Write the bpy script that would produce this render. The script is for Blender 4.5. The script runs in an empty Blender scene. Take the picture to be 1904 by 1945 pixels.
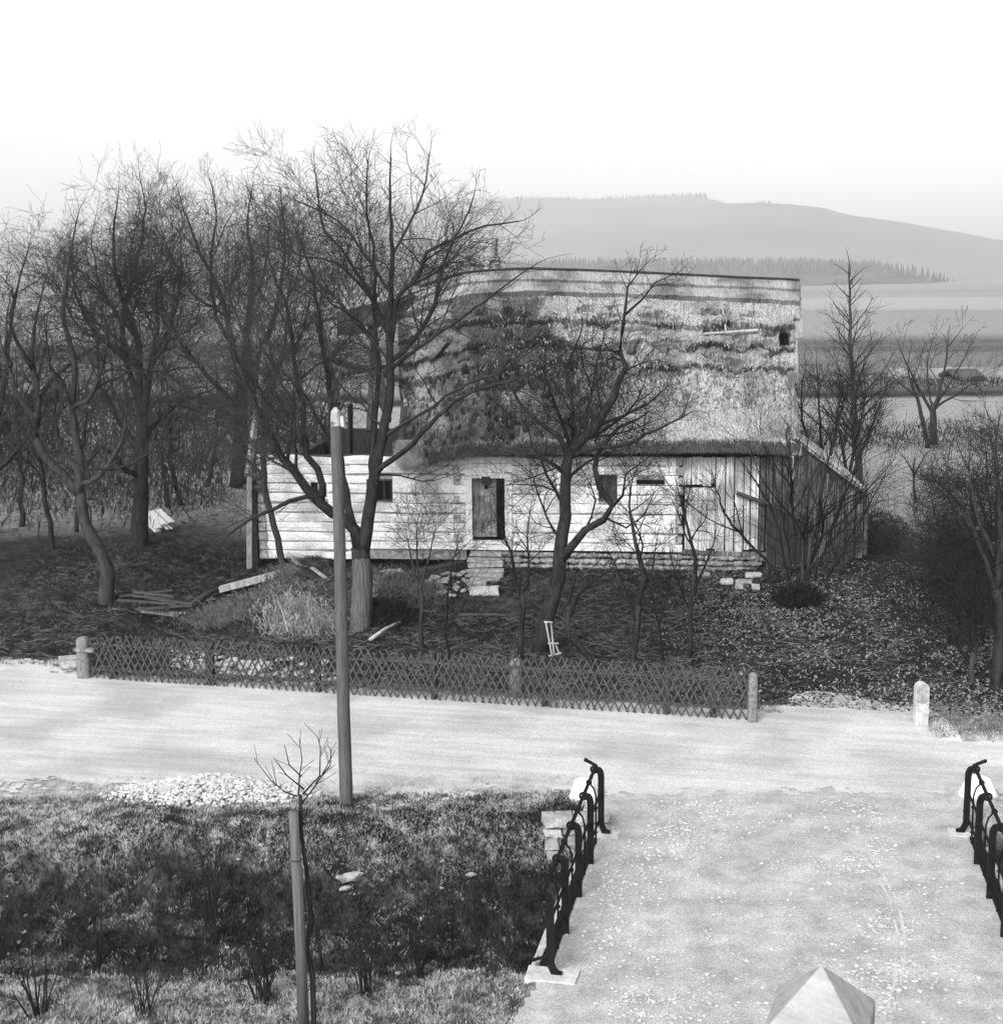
import bpy, math, random
import numpy as np
from mathutils import Vector, Matrix, Euler
R = math.radians
scene = bpy.context.scene
col = scene.collection

# ------------------------------------------------------------------ camera, sky, sun, exposure
F, CX, CY = 2650.0, 952.0, 972.5          # focal length and centre, in units of a 1904 x 1945 picture
PITCH, ROLL, CAMZ = R(9.41), R(-0.6), 8.0
cam_d = bpy.data.cameras.new('camera'); cam = bpy.data.objects.new('camera', cam_d); col.objects.link(cam)
cam_d.sensor_fit = 'HORIZONTAL'; cam_d.sensor_width = 36; cam_d.lens = 36 * F / 1904
cam_d.clip_start = 0.1; cam_d.clip_end = 20000
CM = Euler((math.pi/2 - PITCH, 0, 0)).to_matrix() @ Matrix.Rotation(ROLL, 3, 'Z')
cam.matrix_world = Matrix.Translation((0, 0, CAMZ)) @ CM.to_4x4()
scene.camera = cam

SUN_EL, SUN_AZ = R(40), R(-150)            # azimuth of the sun measured from +Y towards +X
world = bpy.data.worlds.new('World'); scene.world = world; world.use_nodes = True
nt = world.node_tree
sky = nt.nodes.new('ShaderNodeTexSky'); sky.sky_type = 'NISHITA'; sky.sun_disc = False
sky.sun_elevation = SUN_EL; sky.sun_rotation = SUN_AZ
sky.air_density = 1.0; sky.dust_density = 4.0
bw = nt.nodes.new('ShaderNodeRGBToBW')
nt.links.new(sky.outputs[0], bw.inputs[0]); nt.links.new(bw.outputs[0], nt.nodes['Background'].inputs[0])
nt.nodes['Background'].inputs[1].default_value = 0.15
sl = bpy.data.lights.new('sun', 'SUN'); sl.energy = 1.0; sl.angle = R(28); sl.color = (1, 1, 1)
so = bpy.data.objects.new('sun', sl); col.objects.link(so)
sd = Vector((math.sin(SUN_AZ)*math.cos(SUN_EL), math.cos(SUN_AZ)*math.cos(SUN_EL), math.sin(SUN_EL)))
so.rotation_euler = sd.to_track_quat('Z', 'Y').to_euler(); so.location = (-30, -30, 60)
scene.view_settings.view_transform = 'Standard'; scene.view_settings.look = 'None'
scene.view_settings.gamma = 1; scene.view_settings.exposure = 1.35

# ------------------------------------------------------------------ projection helpers (photo point -> world point)
def ray(px, py):
    return CM @ Vector(((px - CX) / F, -(py - CY) / F, -1.0))
def at(px, py, Y):                          # point on the upright plane y = Y
    d = ray(px, py); t = Y / d.y
    return Vector((d.x*t, Y, CAMZ + d.z*t))
def atz(px, py, z=0.0):                     # point on the level plane z
    d = ray(px, py); t = (z - CAMZ) / d.z
    return Vector((d.x*t, d.y*t, z))

# ------------------------------------------------------------------ noise
def _h(ix, iy, s):
    n = (ix*374761393 + iy*668265263 + s*1442695041) & 0xffffffff
    n = ((n ^ (n >> 13)) * 1274126177) & 0xffffffff
    return ((n ^ (n >> 16)) & 0xffff) / 65535.0
def vnoise(x, y, s=0):
    x = np.asarray(x, float); y = np.asarray(y, float)
    ix = np.floor(x).astype(np.int64); iy = np.floor(y).astype(np.int64)
    fx = x-ix; fy = y-iy; fx = fx*fx*(3-2*fx); fy = fy*fy*(3-2*fy)
    a = _h(ix, iy, s); b = _h(ix+1, iy, s); c = _h(ix, iy+1, s); d = _h(ix+1, iy+1, s)
    return (a*(1-fx)+b*fx)*(1-fy) + (c*(1-fx)+d*fx)*fy
def fbm(x, y, s=0, o=4):
    r = 0; a = .5; t = 0
    for i in range(o):
        r = r + a*vnoise(x*2**i, y*2**i, s+i*17); t += a; a *= .5
    return r/t
def sm(a, b, x):
    t = np.clip((x-a)/(b-a), 0, 1); return t*t*(3-2*t)

# ------------------------------------------------------------------ materials (all grey: the photograph is black and white)
MATS = {}
def mat(name, base, var=0.35, scale=6, stretch=(1, 1, 1), rough=.9, bump=.3, det=6, base2=None, mscale=None, rot=0, spec=.05, bd=.02, contrast=None, fine=0, fs=60, patch=0):
    m = bpy.data.materials.new(name); m.use_nodes = True; n = m.node_tree; b = n.nodes['Principled BSDF']
    b.inputs['Roughness'].default_value = rough; b.inputs['Specular IOR Level'].default_value = spec
    tc = n.nodes.new('ShaderNodeTexCoord'); mp = n.nodes.new('ShaderNodeMapping'); mp.inputs['Scale'].default_value = stretch
    mp0 = n.nodes.new('ShaderNodeMapping'); mp0.inputs['Rotation'].default_value = (0, 0, rot)
    n.links.new(tc.outputs['Object'], mp0.inputs[0]); n.links.new(mp0.outputs[0], mp.inputs[0])
    nz = n.nodes.new('ShaderNodeTexNoise'); nz.inputs['Scale'].default_value = scale; nz.inputs['Detail'].default_value = det; nz.inputs['Roughness'].default_value = .65
    n.links.new(mp.outputs[0], nz.inputs[0])
    rp = n.nodes.new('ShaderNodeValToRGB'); e = rp.color_ramp.elements
    lo, hi = (contrast or (.3, .7)); e[0].position = lo; e[1].position = hi
    lo, hi = base*(1-var), min(.95, base*(1+var))
    e[0].color = (lo, lo, lo, 1); e[1].color = (hi, hi, hi, 1)
    n.links.new(nz.outputs['Fac'], rp.inputs[0]); out = rp.outputs[0]
    if base2 is not None:                    # large patches of a second tone
        nz2 = n.nodes.new('ShaderNodeTexNoise'); nz2.inputs['Scale'].default_value = mscale or 1; nz2.inputs['Detail'].default_value = 5
        n.links.new(tc.outputs['Object'], nz2.inputs[0])
        r2 = n.nodes.new('ShaderNodeValToRGB'); r2.color_ramp.elements[0].position = .45; r2.color_ramp.elements[1].position = .62
        n.links.new(nz2.outputs['Fac'], r2.inputs[0])
        mx = n.nodes.new('ShaderNodeMixRGB'); mx.blend_type = 'MIX'; n.links.new(r2.outputs[0], mx.inputs[0]); n.links.new(out, mx.inputs[1])
        rp3 = n.nodes.new('ShaderNodeValToRGB'); e = rp3.color_ramp.elements; e[0].position = .3; e[1].position = .7
        e[0].color = (base2*(1-var),)*3+(1,); e[1].color = (min(.95, base2*(1+var)),)*3+(1,)
        n.links.new(nz.outputs['Fac'], rp3.inputs[0]); n.links.new(rp3.outputs[0], mx.inputs[2]); out = mx.outputs[0]
    if fine:                                 # grit
        n3 = n.nodes.new('ShaderNodeTexNoise'); n3.inputs['Scale'].default_value = fs; n3.inputs['Detail'].default_value = 3
        n.links.new(tc.outputs['Object'], n3.inputs[0]); r4 = n.nodes.new('ShaderNodeValToRGB'); e = r4.color_ramp.elements; e[0].position = .35; e[1].position = .65
        e[0].color = (1-fine,)*3+(1,); e[1].color = (1, 1, 1, 1); n.links.new(n3.outputs['Fac'], r4.inputs[0])
        m3 = n.nodes.new('ShaderNodeMixRGB'); m3.blend_type = 'MULTIPLY'; m3.inputs[0].default_value = 1; n.links.new(out, m3.inputs[1]); n.links.new(r4.outputs[0], m3.inputs[2]); out = m3.outputs[0]
    if patch:                                # mossy weathering plus painted shade under the ledges, kept in a mesh attribute
        at_ = n.nodes.new('ShaderNodeAttribute'); at_.attribute_name = 'moss_shade'; m4 = n.nodes.new('ShaderNodeMixRGB'); m4.blend_type = 'MULTIPLY'
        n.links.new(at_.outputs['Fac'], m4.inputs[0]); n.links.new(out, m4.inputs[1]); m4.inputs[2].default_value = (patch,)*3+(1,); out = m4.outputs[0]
    n.links.new(out, b.inputs['Base Color'])
    if bump:
        bp = n.nodes.new('ShaderNodeBump'); bp.inputs['Strength'].default_value = bump; bp.inputs['Distance'].default_value = bd
        n.links.new(nz.outputs['Fac'], bp.inputs['Height']); n.links.new(bp.outputs[0], b.inputs['Normal'])
    MATS[name] = m; return m
mat('bark_dark', .022, .7, 9, (1, 1, .4), bump=.9)
mat('bark_mid', .035, .6, 12, (1, 1, .3), bump=.7)
mat('bark_pale', .075, .7, 14, (2.5, 2.5, .12), bump=.9)
mat('twig', .03, .3, 5, bump=0)
mat('twig_pale', .06, .3, 5, bump=0)
mat('twig_dark', .014, .3, 5, bump=0)
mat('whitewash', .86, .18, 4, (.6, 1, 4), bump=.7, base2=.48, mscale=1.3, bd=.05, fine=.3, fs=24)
mat('log_end', .28, .6, 9, bump=.6)
mat('chinking', .22, .6, 7, bump=.6)
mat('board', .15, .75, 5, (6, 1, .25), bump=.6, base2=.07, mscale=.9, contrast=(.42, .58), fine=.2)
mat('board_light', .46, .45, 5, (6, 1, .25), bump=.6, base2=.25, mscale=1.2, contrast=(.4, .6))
mat('board_dark', .035, .6, 6, (5, 1, .35), bump=.5)
mat('frame_white', .6, .25, 7, (3, 1, .4), bump=.3)
mat('door_wood', .13, .7, 4, (3, 1, .7), bump=.4, base2=.26, mscale=1.8)
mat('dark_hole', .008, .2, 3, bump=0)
mat('beam', .05, .5, 8, (.5, 1, 3), bump=.5)
mat('beam_pale', .26, .5, 8, (1, 1, .4), bump=.5)
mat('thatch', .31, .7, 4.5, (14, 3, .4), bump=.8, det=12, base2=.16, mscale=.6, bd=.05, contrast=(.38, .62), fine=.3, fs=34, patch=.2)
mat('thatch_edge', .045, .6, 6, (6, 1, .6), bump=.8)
mat('straw_a', .30, .4, 3, bump=0)
mat('straw_c', .2, .5, 3, bump=0)
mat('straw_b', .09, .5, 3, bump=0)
mat('shingle', .24, .6, 6, (9, 1, .5), bump=.5, base2=.10, mscale=.9, fine=.3)
mat('stone', .27, .6, 5, bump=.7, fine=.25, fs=30)
mat('stone_white', .40, .35, 6, bump=.7, fine=.2, fs=30)
mat('pebble', .36, .3, 6, bump=.3)
mat('stone_grey', .24, .4, 9, bump=.6)
mat('concrete', .36, .3, 9, bump=.4)
mat('granite', .14, .6, 22, bump=.5)
mat('limewash', .66, .08, 6, bump=.2)
mat('iron', .008, .4, 12, bump=.15, rough=.7, spec=.06)
mat('pole_wood', .075, .45, 8, (4, 4, .3), bump=.3)
mat('stake_wood', .085, .4, 8, (4, 4, .3), bump=.4)
mat('post_wood', .27, .22, 2.2, (.7, 7, 7), bump=.3, rot=.6, fine=.1)
mat('lattice', .05, .6, 14, bump=.3)
mat('road', .43, .18, 1.5, (.3, 2.6, 1), bump=.5, det=12, rot=R(12.4), bd=.03, contrast=(.3, .65), base2=.34, mscale=.5, fine=.28, fs=34)
mat('gravel', .33, .3, 2.2, (1, 1, 1), bump=.8, det=12, base2=.38, mscale=.7, bd=.03, fine=.35, fs=34)
mat('grass_pale', .32, .4, 3, bump=0)
mat('grass_mid', .09, .5, 3, bump=0)
mat('grass_dull', .045, .6, 3, bump=0)
mat('grass_dark', .012, .5, 3, bump=0)
mat('leaf_pale', .15, .6, 9, bump=0)
mat('leaf_dull', .07, .6, 9, bump=0)
mat('leaf_dark', .012, .5, 9, bump=0)
mat('field_pale', .38, .2, .08, (1, .4, 1), bump=0)
mat('field_mid', .26, .3, .3, (1, .4, 1), bump=0)
mat('field_dark', .07, .35, .3, (1, .4, 1), bump=0)
mat('hill_mat', .12, .2, .003, (1, 1, 1), bump=0, base2=.14, mscale=.0022)
mat('forest', .07, .5, .02, bump=0)
mat('far_wall', .2, .4, .6, bump=0)
mat('evergreen', .03, .6, 9, bump=0)

# ground: surface kinds are mixed by a mesh attribute (0 dark litter, 1 pale dry grass)
def ground_mat():
    m = bpy.data.materials.new('ground_mat'); m.use_nodes = True; n = m.node_tree; b = n.nodes['Principled BSDF']
    b.inputs['Roughness'].default_value = 1; b.inputs['Specular IOR Level'].default_value = .03
    tc = n.nodes.new('ShaderNodeTexCoord')
    nz = n.nodes.new('ShaderNodeTexNoise'); nz.inputs['Scale'].default_value = 5; nz.inputs['Detail'].default_value = 9; nz.inputs['Roughness'].default_value = .75
    nb = n.nodes.new('ShaderNodeTexNoise'); nb.inputs['Scale'].default_value = .7; nb.inputs['Detail'].default_value = 4
    n.links.new(tc.outputs['Object'], nz.inputs[0]); n.links.new(tc.outputs['Object'], nb.inputs[0])
    def ramp(a, c, p0, p1, src):
        r = n.nodes.new('ShaderNodeValToRGB'); e = r.color_ramp.elements; e[0].position = p0; e[1].position = p1
        e[0].color = (a, a, a, 1); e[1].color = (c, c, c, 1); n.links.new(src, r.inputs[0]); return r.outputs[0]
    dark = ramp(.005, .045, .38, .68, nz.outputs['Fac']); pale = ramp(.10, .42, .35, .65, nz.outputs['Fac'])
    at_ = n.nodes.new('ShaderNodeAttribute'); at_.attribute_name = 'dry'
    ad = n.nodes.new('ShaderNodeMath'); ad.operation = 'ADD'; n.links.new(at_.outputs['Fac'], ad.inputs[0])
    sb = n.nodes.new('ShaderNodeMath'); sb.operation = 'MULTIPLY_ADD'; n.links.new(nb.outputs['Fac'], sb.inputs[0]); sb.inputs[1].default_value = .5; sb.inputs[2].default_value = -.25
    n.links.new(sb.outputs[0], ad.inputs[1]); ad.use_clamp = True
    mx = n.nodes.new('ShaderNodeMixRGB'); n.links.new(ad.outputs[0], mx.inputs[0]); n.links.new(dark, mx.inputs[1]); n.links.new(pale, mx.inputs[2])
    n.links.new(mx.outputs[0], b.inputs['Base Color'])
    bp = n.nodes.new('ShaderNodeBump'); bp.inputs['Strength'].default_value = .8; bp.inputs['Distance'].default_value = .06
    n.links.new(nz.outputs['Fac'], bp.inputs['Height']); n.links.new(bp.outputs[0], b.inputs['Normal'])
    MATS['ground_mat'] = m
ground_mat()

# ------------------------------------------------------------------ mesh builder
class MB:
    def __init__(s): s.v = []; s.f = []; s.n = 0
    def add(s, verts, faces):
        o = s.n; s.v.extend([tuple(p) for p in verts]); s.f.extend([tuple(i+o for i in f) for f in faces]); s.n += len(verts)
    def arr(s, V, Fc):
        o = s.n; s.v.extend(V.tolist()); s.f.extend((Fc+o).tolist()); s.n += len(V)
    def build(s, name, m, parent=None, smooth=False):
        me = bpy.data.meshes.new(name); me.from_pydata(s.v, [], s.f); me.validate()
        me.materials.append(MATS[m] if isinstance(m, str) else m)
        if smooth: me.polygons.foreach_set('use_smooth', [True]*len(me.polygons))
        o = bpy.data.objects.new(name, me); col.objects.link(o)
        if parent is not None:
            o.parent = parent; o.matrix_parent_inverse = parent.matrix_world.inverted()
        return o
    def box(s, c, size, rz=0, M=None, jit=0):
        hx, hy, hz = [q/2 for q in size]
        Q = M if M is not None else Matrix.Rotation(rz, 3, 'Z')
        vs = []
        for sx in (-1, 1):
            for sy in (-1, 1):
                for sz in (-1, 1):
                    p = Vector((sx*hx, sy*hy, sz*hz))
                    if jit: p += Vector([random.uniform(-jit, jit) for _ in range(3)])
                    vs.append(Vector(c) + Q @ p)
        s.add(vs, [(0, 1, 3, 2), (4, 6, 7, 5), (0, 4, 5, 1), (2, 3, 7, 6), (0, 2, 6, 4), (1, 5, 7, 3)])
    def beam(s, a, b, w, h, up=Vector((0, 0, 1)), jit=0):          # squared timber from a to b
        a = Vector(a); b = Vector(b); d = (b-a); L = d.length; d.normalize()
        x = d.cross(up)
        if x.length < 1e-4: x = d.cross(Vector((0, 1, 0)))
        x.normalize(); z = x.cross(d)
        M = Matrix((x, d, z)).transposed()
        s.box((a+b)/2, (w, L, h), M=M, jit=jit)
    def tube(s, pts, rs, n=6, cap=True):
        P = np.array([tuple(p) for p in pts], float); k = len(P)
        if np.isscalar(rs): rs = [rs]*k
        T = np.gradient(P, axis=0); T /= (np.linalg.norm(T, axis=1)[:, None]+1e-9)
        ref = np.array([0, 0, 1.]) if abs(T[0][2]) < .9 else np.array([0, 1., 0])
        X = np.cross(T, ref); X /= (np.linalg.norm(X, axis=1)[:, None]+1e-9); Yv = np.cross(T, X)
        a = np.arange(n)*2*math.pi/n
        V = P[:, None, :] + np.array(rs)[:, None, None]*(np.cos(a)[None, :, None]*X[:, None, :] + np.sin(a)[None, :, None]*Yv[:, None, :])
        V = V.reshape(-1, 3); i = np.arange(k-1)[:, None]*n; j = np.arange(n)[None, :]; j2 = (j+1) % n
        Fc = np.stack([i+j, i+j2, i+n+j2, i+n+j], -1).reshape(-1, 4)
        o = s.n; s.arr(V, Fc)
        if cap:
            s.f.append(tuple(range(o+n-1, o-1, -1))); s.f.append(tuple(range(o+(k-1)*n, o+k*n)))
    def rock(s, c, r, sq=(1, 1, .7), seed=None, sub=1):
        V, Fc = ICO[sub]
        jit = 1 + (np.random.rand(len(V), 1)-.5)*.45
        ang = random.uniform(0, 6.28); ca, sa = math.cos(ang), math.sin(ang)
        W = V*jit*r*np.array(sq); W = np.stack([W[:, 0]*ca-W[:, 1]*sa, W[:, 0]*sa+W[:, 1]*ca, W[:, 2]], 1)
        s.arr(W+np.array(tuple(c)), Fc)
def make_ico():
    t = (1+5**.5)/2
    V = np.array([(-1,t,0),(1,t,0),(-1,-t,0),(1,-t,0),(0,-1,t),(0,1,t),(0,-1,-t),(0,1,-t),(t,0,-1),(t,0,1),(-t,0,-1),(-t,0,1)], float)
    V /= np.linalg.norm(V[0])
    Fc = [(0,11,5),(0,5,1),(0,1,7),(0,7,10),(0,10,11),(1,5,9),(5,11,4),(11,10,2),(10,7,6),(7,1,8),(3,9,4),(3,4,2),(3,2,6),(3,6,8),(3,8,9),(4,9,5),(2,4,11),(6,2,10),(8,6,7),(9,8,1)]
    res = {1: (V, np.array(Fc))}
    VL = [tuple(v) for v in V]; cache = {}; F2 = []
    def mid(a, b):
        k = (min(a, b), max(a, b))
        if k not in cache:
            p = (np.array(VL[a])+np.array(VL[b])); p /= np.linalg.norm(p); VL.append(tuple(p)); cache[k] = len(VL)-1
        return cache[k]
    for a, b, c in Fc:
        ab, bc, ca = mid(a, b), mid(b, c), mid(c, a); F2 += [(a, ab, ca), (b, bc, ab), (c, ca, bc), (ab, bc, ca)]
    res[2] = (np.array(VL), np.array(F2)); return res
ICO = make_ico()
random.seed(7); np.random.seed(7)

def tag(o, label=None, cat=None, group=None, kind=None):
    if label: o['label'] = label
    if cat: o['category'] = cat
    if group: o['group'] = group
    if kind: o['kind'] = kind
    return o
def empty(name, loc, label, cat, group=None):
    o = bpy.data.objects.new(name, None); o.empty_display_size = .2; o.location = loc; col.objects.link(o)
    o.matrix_world = Matrix.Translation(loc)
    return tag(o, label, cat, group)
def copy_tree(o, parent=None):
    c = o.copy(); col.objects.link(c)
    if parent is not None: c.parent = parent
    for ch in list(o.children): copy_tree(ch, c)
    return c

# ------------------------------------------------------------------ terrain
RD = Vector((math.cos(R(-12.4)), math.sin(R(-12.4)), 0))      # road direction
def fence_line(x): return 26.35 - .22*x
def rail_left(y): return .56 + (y-16.04)*.212
def rail_right(y): return 6.72 + (y-20.17)*.185
def g(x, y):
    x = np.asarray(x, float); y = np.asarray(y, float)
    # stream channel, cut off by the bridge between the rails
    top = 20.15 - .012*(x+1)**2*np.where(x < 0, .35, 0) + .35*(fbm(x*.8, y*0+3, 5)-.5)
    far = sm(top, top-1.9, y); near = sm(15.0, 17.2, y)
    ch = -1.25*far*near
    left = sm(rail_left(y)-.02, rail_left(y)-.22, x); right = sm(rail_right(y)+.36, rail_right(y)+.5, x)
    ch = ch*np.maximum(left, right)
    inch = np.maximum(left, right)*sm(20.9, 20.0, y)
    z = ch + inch*(-.10*sm(17, 14.5, y)) + inch*.34*(fbm(x*1.6, y*1.6, 11)-.5) + inch*.13*np.abs(fbm(x*3.5, y*3.5, 12)-.5)*2
    # yard
    d = y - fence_line(x)
    wl = sm(6.2, 4.6, x)*sm(-9.5, -8, x)
    z = z - .38*sm(.1, 1.3, d)*wl
    hb = 37.4 - .105*x
    up = sm(hb-3.2, hb-.4, y)
    z = z + np.where(d > 0, up*(.14+.36*wl), 0)*sm(0, 1, d)
    z = z + .35*sm(1, 9, d)*sm(-7.5, -10, x) + .25*sm(2, 10, d)*sm(6, 9, x)
    z = z - .0*x
    # rubble mounds in front of the ruined end
    for mx, my, mh, mr in MOUNDS:
        z = z + mh*np.exp(-((x-mx)**2+(y-my)**2*1.3)/mr**2)
    z = z + sm(.3, 2, d)*.14*(fbm(x*.9, y*.9, 21)-.5)*sm(80, 40, y)
    # verge to the right of the footpath
    z = z + .10*sm(-1.3, -1.0, d)*sm(.4, -.1, d)*sm(7.6, 8.1, x)
    # far country rises and falls gently
    z = z + sm(90, 260, y)*(-1.5) + sm(300, 1500, y)*6*fbm(x*.002, y*.002, 40)
    return z
MOUNDS = []
def _m(px, py, h, r):
    p = atz(px, py, .1); MOUNDS.append((p.x, p.y, h, r))
_m(590, 1105, .75, 1.0); _m(540, 1150, .5, 1.0); _m(625, 1130, .6, .9); _m(760, 1150, .45, .9); _m(480, 1140, .35, 1.1); _m(700, 1110, .4, .8)
_m(560, 1215, .45, .8); _m(1520, 1142, .3, .5)
def gz(x, y): return float(g(x, y))
def atg(px, py):                            # point where the sight line meets the ground
    d = ray(px, py); ts = TS; X = d.x*ts; Y_ = d.y*ts; Z = CAMZ+d.z*ts; G = g(X, Y_)
    k = int(np.argmax(Z < G)); k = max(k, 1)
    a0 = Z[k-1]-G[k-1]; a1 = G[k]-Z[k]; t = ts[k-1]+(ts[k]-ts[k-1])*a0/(a0+a1+1e-9)
    return Vector((d.x*t, d.y*t, gz(d.x*t, d.y*t)))
TS = np.concatenate([np.arange(10, 60, .06), np.geomspace(60, 4000, 400)])

def build_ground():
    xs = np.concatenate([-np.geomspace(4400, 14.2, 60), np.arange(-14, 14.01, .09), np.geomspace(14.2, 4400, 60)])
    ys = np.concatenate([np.linspace(-60, 11, 16), np.arange(11.8, 46, .09), np.geomspace(46.2, 4200, 190)])
    X, Yy = np.meshgrid(xs, ys); Z = g(X, Yy)
    nx, ny = len(xs), len(ys)
    V = np.stack([X, Yy, Z], -1).reshape(-1, 3)
    i = np.arange(ny-1)[:, None]*nx; j = np.arange(nx-1)[None, :]
    Fc = np.stack([i+j, i+j+1, i+nx+j+1, i+nx+j], -1).reshape(-1, 4)
    b = MB(); b.arr(V, Fc); o = b.build('ground', 'ground_mat', smooth=True); tag(o, kind='structure')
    d = Yy - fence_line(X)
    dry = np.zeros_like(X)
    bank = sm(20.9, 19.8, Yy)
    dry += np.where(d < 0, sm(19.2, 20.0, Yy)*1.0, 0)                 # verge by the road
    dry += sm(17.0, 15.3, Yy+1.6*(fbm(X*.9, Yy*1.5, 18)-.5))*.6                                     # near bank
    dry += (sm(.54, .64, fbm(X*2.3, Yy*4.0, 61)))*.3*np.where(Yy < 20, 1, 0)
    dry += np.where(d > 0, sm(1.8, .0, d)*sm(4.6, 6, X)*.75, 0)          # worn earth by the path
    dry += np.where(d > 0, sm(1.2, -.1, d)*sm(-7.6, -9.5, X)*.8, 0)
    dry += np.where(d > 0, sm(36, 44, Yy)*sm(8.5, 10, X)*.42, 0)
    dry += np.where(d > 0, sm(41, 46, Yy)*.35, 0)
    dry += sm(40, 47, Yy)*.45*sm(3, -4, X)
    fy = .62*sm(92, 99, Yy)*sm(112, 108, Yy) + .30*sm(108, 118, Yy)*sm(190, 160, Yy)*(.7+.6*(vnoise(X*.02, Yy*.05, 71) > .5)) + (.55+.3*vnoise(X*.004, Yy*.012, 72))*sm(160, 230, Yy) + .3*(Yy > 300)*(vnoise(X*.003+.3, Yy*.006, 73) > .55)
    dry = np.where(Yy > 90, fy, dry)
    a = o.data.attributes.new('dry', 'FLOAT', 'POINT'); a.data.foreach_set('value', np.clip(dry, 0, 1).reshape(-1))
    return o
build_ground()

def cells(name, m, inside, x0, x1, y0, y1, step, lift, kind='structure'):
    xs = np.arange(x0, x1, step); ys = np.arange(y0, y1, step); X, Yy = np.meshgrid(xs, ys)
    nx, ny = len(xs), len(ys); Z = g(X, Yy)+lift
    cxx = X[:-1, :-1]+step/2; cyy = Yy[:-1, :-1]+step/2
    M = inside(cxx, cyy)
    i = np.arange(ny-1)[:, None]*nx; j = np.arange(nx-1)[None, :]
    Fc = np.stack([i+j, i+j+1, i+nx+j+1, i+nx+j], -1)[M]
    used = np.unique(Fc); mp = np.zeros(nx*ny, int); mp[used] = np.arange(len(used))
    V = np.stack([X, Yy, Z], -1).reshape(-1, 3)[used]
    b = MB(); b.arr(V, mp[Fc]); o = b.build(name, m, smooth=True); tag(o, kind=kind); return o
def near_edge(x):     # ragged near edge of the road
    return 20.9 + .10*np.maximum(-x-1, 0)*(x > -7) + .6*(x <= -7)
def in_road(x, y):
    n = (fbm(x*1.0, y*1.0, 3)-.5)*1.2 + (fbm(x*7, y*7, 4)-.5)*1.9
    a = y > near_edge(x)+n*.9*np.where(x > 1.8, .5, 1)
    d = y-fence_line(x); n2 = (fbm(x*3, y*3, 9)-.5)
    lim = np.where(x > 4.7, np.where(x < 8.0, .5+.9*np.exp(-((x-6.2)/1.0)**2), -1.25), np.where(x < -8.6, .75, -.15))
    return a & (d < lim+n2*.25)
cells('road', 'road', in_road, -15.0, 15.0, 19.6, 32, .06, .012)
def in_bridge(x, y):
    n = (fbm(x*3, y*3, 14)-.5)*.3
    L = rail_left(y)-.03; Rr = rail_right(y)+.24
    L = np.where(y < 16.0, L+n+.0, np.where(y > 20.1, L-.3, L)); Rr = np.where(y > 20.2, Rr+.5, Rr)
    return (x > L) & (x < Rr) & (y < 21.6)
cells('path', 'gravel', in_bridge, -4, 9, 9, 22, .07, .007)

# hills
def hill(profile, Y, depth, base_py=600, m='hill_mat', name='hill', seed=1):
    pxs = np.linspace(profile[0][0], profile[-1][0], 90); pys = np.interp(pxs, [p[0] for p in profile], [p[1] for p in profile])
    b = MB(); rows = 14; V = []
    for k in range(rows+8):
        for px, py in zip(pxs, pys):
            c = at(px, py, Y)
            if k < rows:
                t = k/(rows-1); yy = Y - depth*(1-t); zz = -6 + (c.z+6)*(math.sin(t*math.pi/2)**1.15)
            else:
                t = (k-rows+1)/8; yy = Y+depth*t*.35; zz = c.z*(1-t*.8)-10*t
            zz += (float(vnoise(px*.02, k*.6, seed))-.5)*c.z*.05*(1 if k != rows-1 else 0)
            V.append((c.x, yy, zz))
    n = len(pxs)
    b.add(V, [(r*n+i, r*n+i+1, (r+1)*n+i+1, (r+1)*n+i) for r in range(rows+7) for i in range(n-1)])
    o = b.build(name, m, smooth=True); tag(o, kind='structure')
    return pxs, pys
HA = [(-500, 520), (0, 470), (300, 450), (480, 425), (600, 405), (700, 395), (850, 388), (1000, 380), (1150, 383), (1250, 380), (1334, 377), (1342, 393), (1420, 402), (1600, 430), (2100, 560)]
HB = [(700, 560), (900, 480), (1100, 425), (1250, 402), (1340, 393), (1440, 391), (1540, 406), (1700, 438), (1800, 462), (1904, 483), (2100, 510), (2500, 540)]
hill(HA, 3600, 1500, name='hill_far', seed=3)
hill(HB, 2900, 1200, name='hill_near', seed=5)
def conifers(name, spots, seed):
    rng = random.Random(seed); b = MB()
    for x, y, z, h in spots:
        r = h*rng.uniform(.17, .26); n = 5; a0 = rng.uniform(0, 6)
        vs = [(x+r*math.cos(a0+i*2*math.pi/n), y+r*math.sin(a0+i*2*math.pi/n), z-1) for i in range(n)]+[(x, y, z+h)]
        b.add(vs, [(i, (i+1) % n, n) for i in range(n)])
    o = b.build(name, 'forest'); return o
sp = []; rng = random.Random(5)
for HP, Y, lo, hi in ((HA, 3600, 980, 1338), (HA, 3600, 560, 980), (HB, 2900, 1430, 1950)):
    for i in range(int((hi-lo)*1.1)):
        px = rng.uniform(lo, hi); py = np.interp(px, [p[0] for p in HP], [p[1] for p in HP]); c = at(px, py, Y)
        sp.append((c.x, c.y-rng.uniform(0, 60), c.z-3, rng.uniform(8, 14)*(1.4 if (px > 1150 and px < 1338) else 1)))
tag(conifers('hill_crest_trees', sp, 1), 'tiny conifers lining the crest of the hazy hills', 'forest', kind='stuff')
HC = [(600, 520), (900, 512), (1040, 505), (1200, 502), (1500, 503), (1640, 508), (1690, 535), (1700, 552)]
hill(HC, 1500, 350, name='forest_hill', seed=8, m='forest')
sp = []
for i in range(1500):
    px = rng.uniform(600, 1700); py = np.interp(px, [p[0] for p in HC], [p[1] for p in HC]); t = rng.random()**2
    c = at(px, py, 1500); sp.append((c.x, c.y-t*200, c.z*(1-t*.32)-2, rng.uniform(7, 12)))
tag(conifers('spruce_forest', sp, 2), 'grey band of spruce forest at the foot of the hills behind the roof', 'forest', kind='stuff')
exec_hills = True

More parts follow.
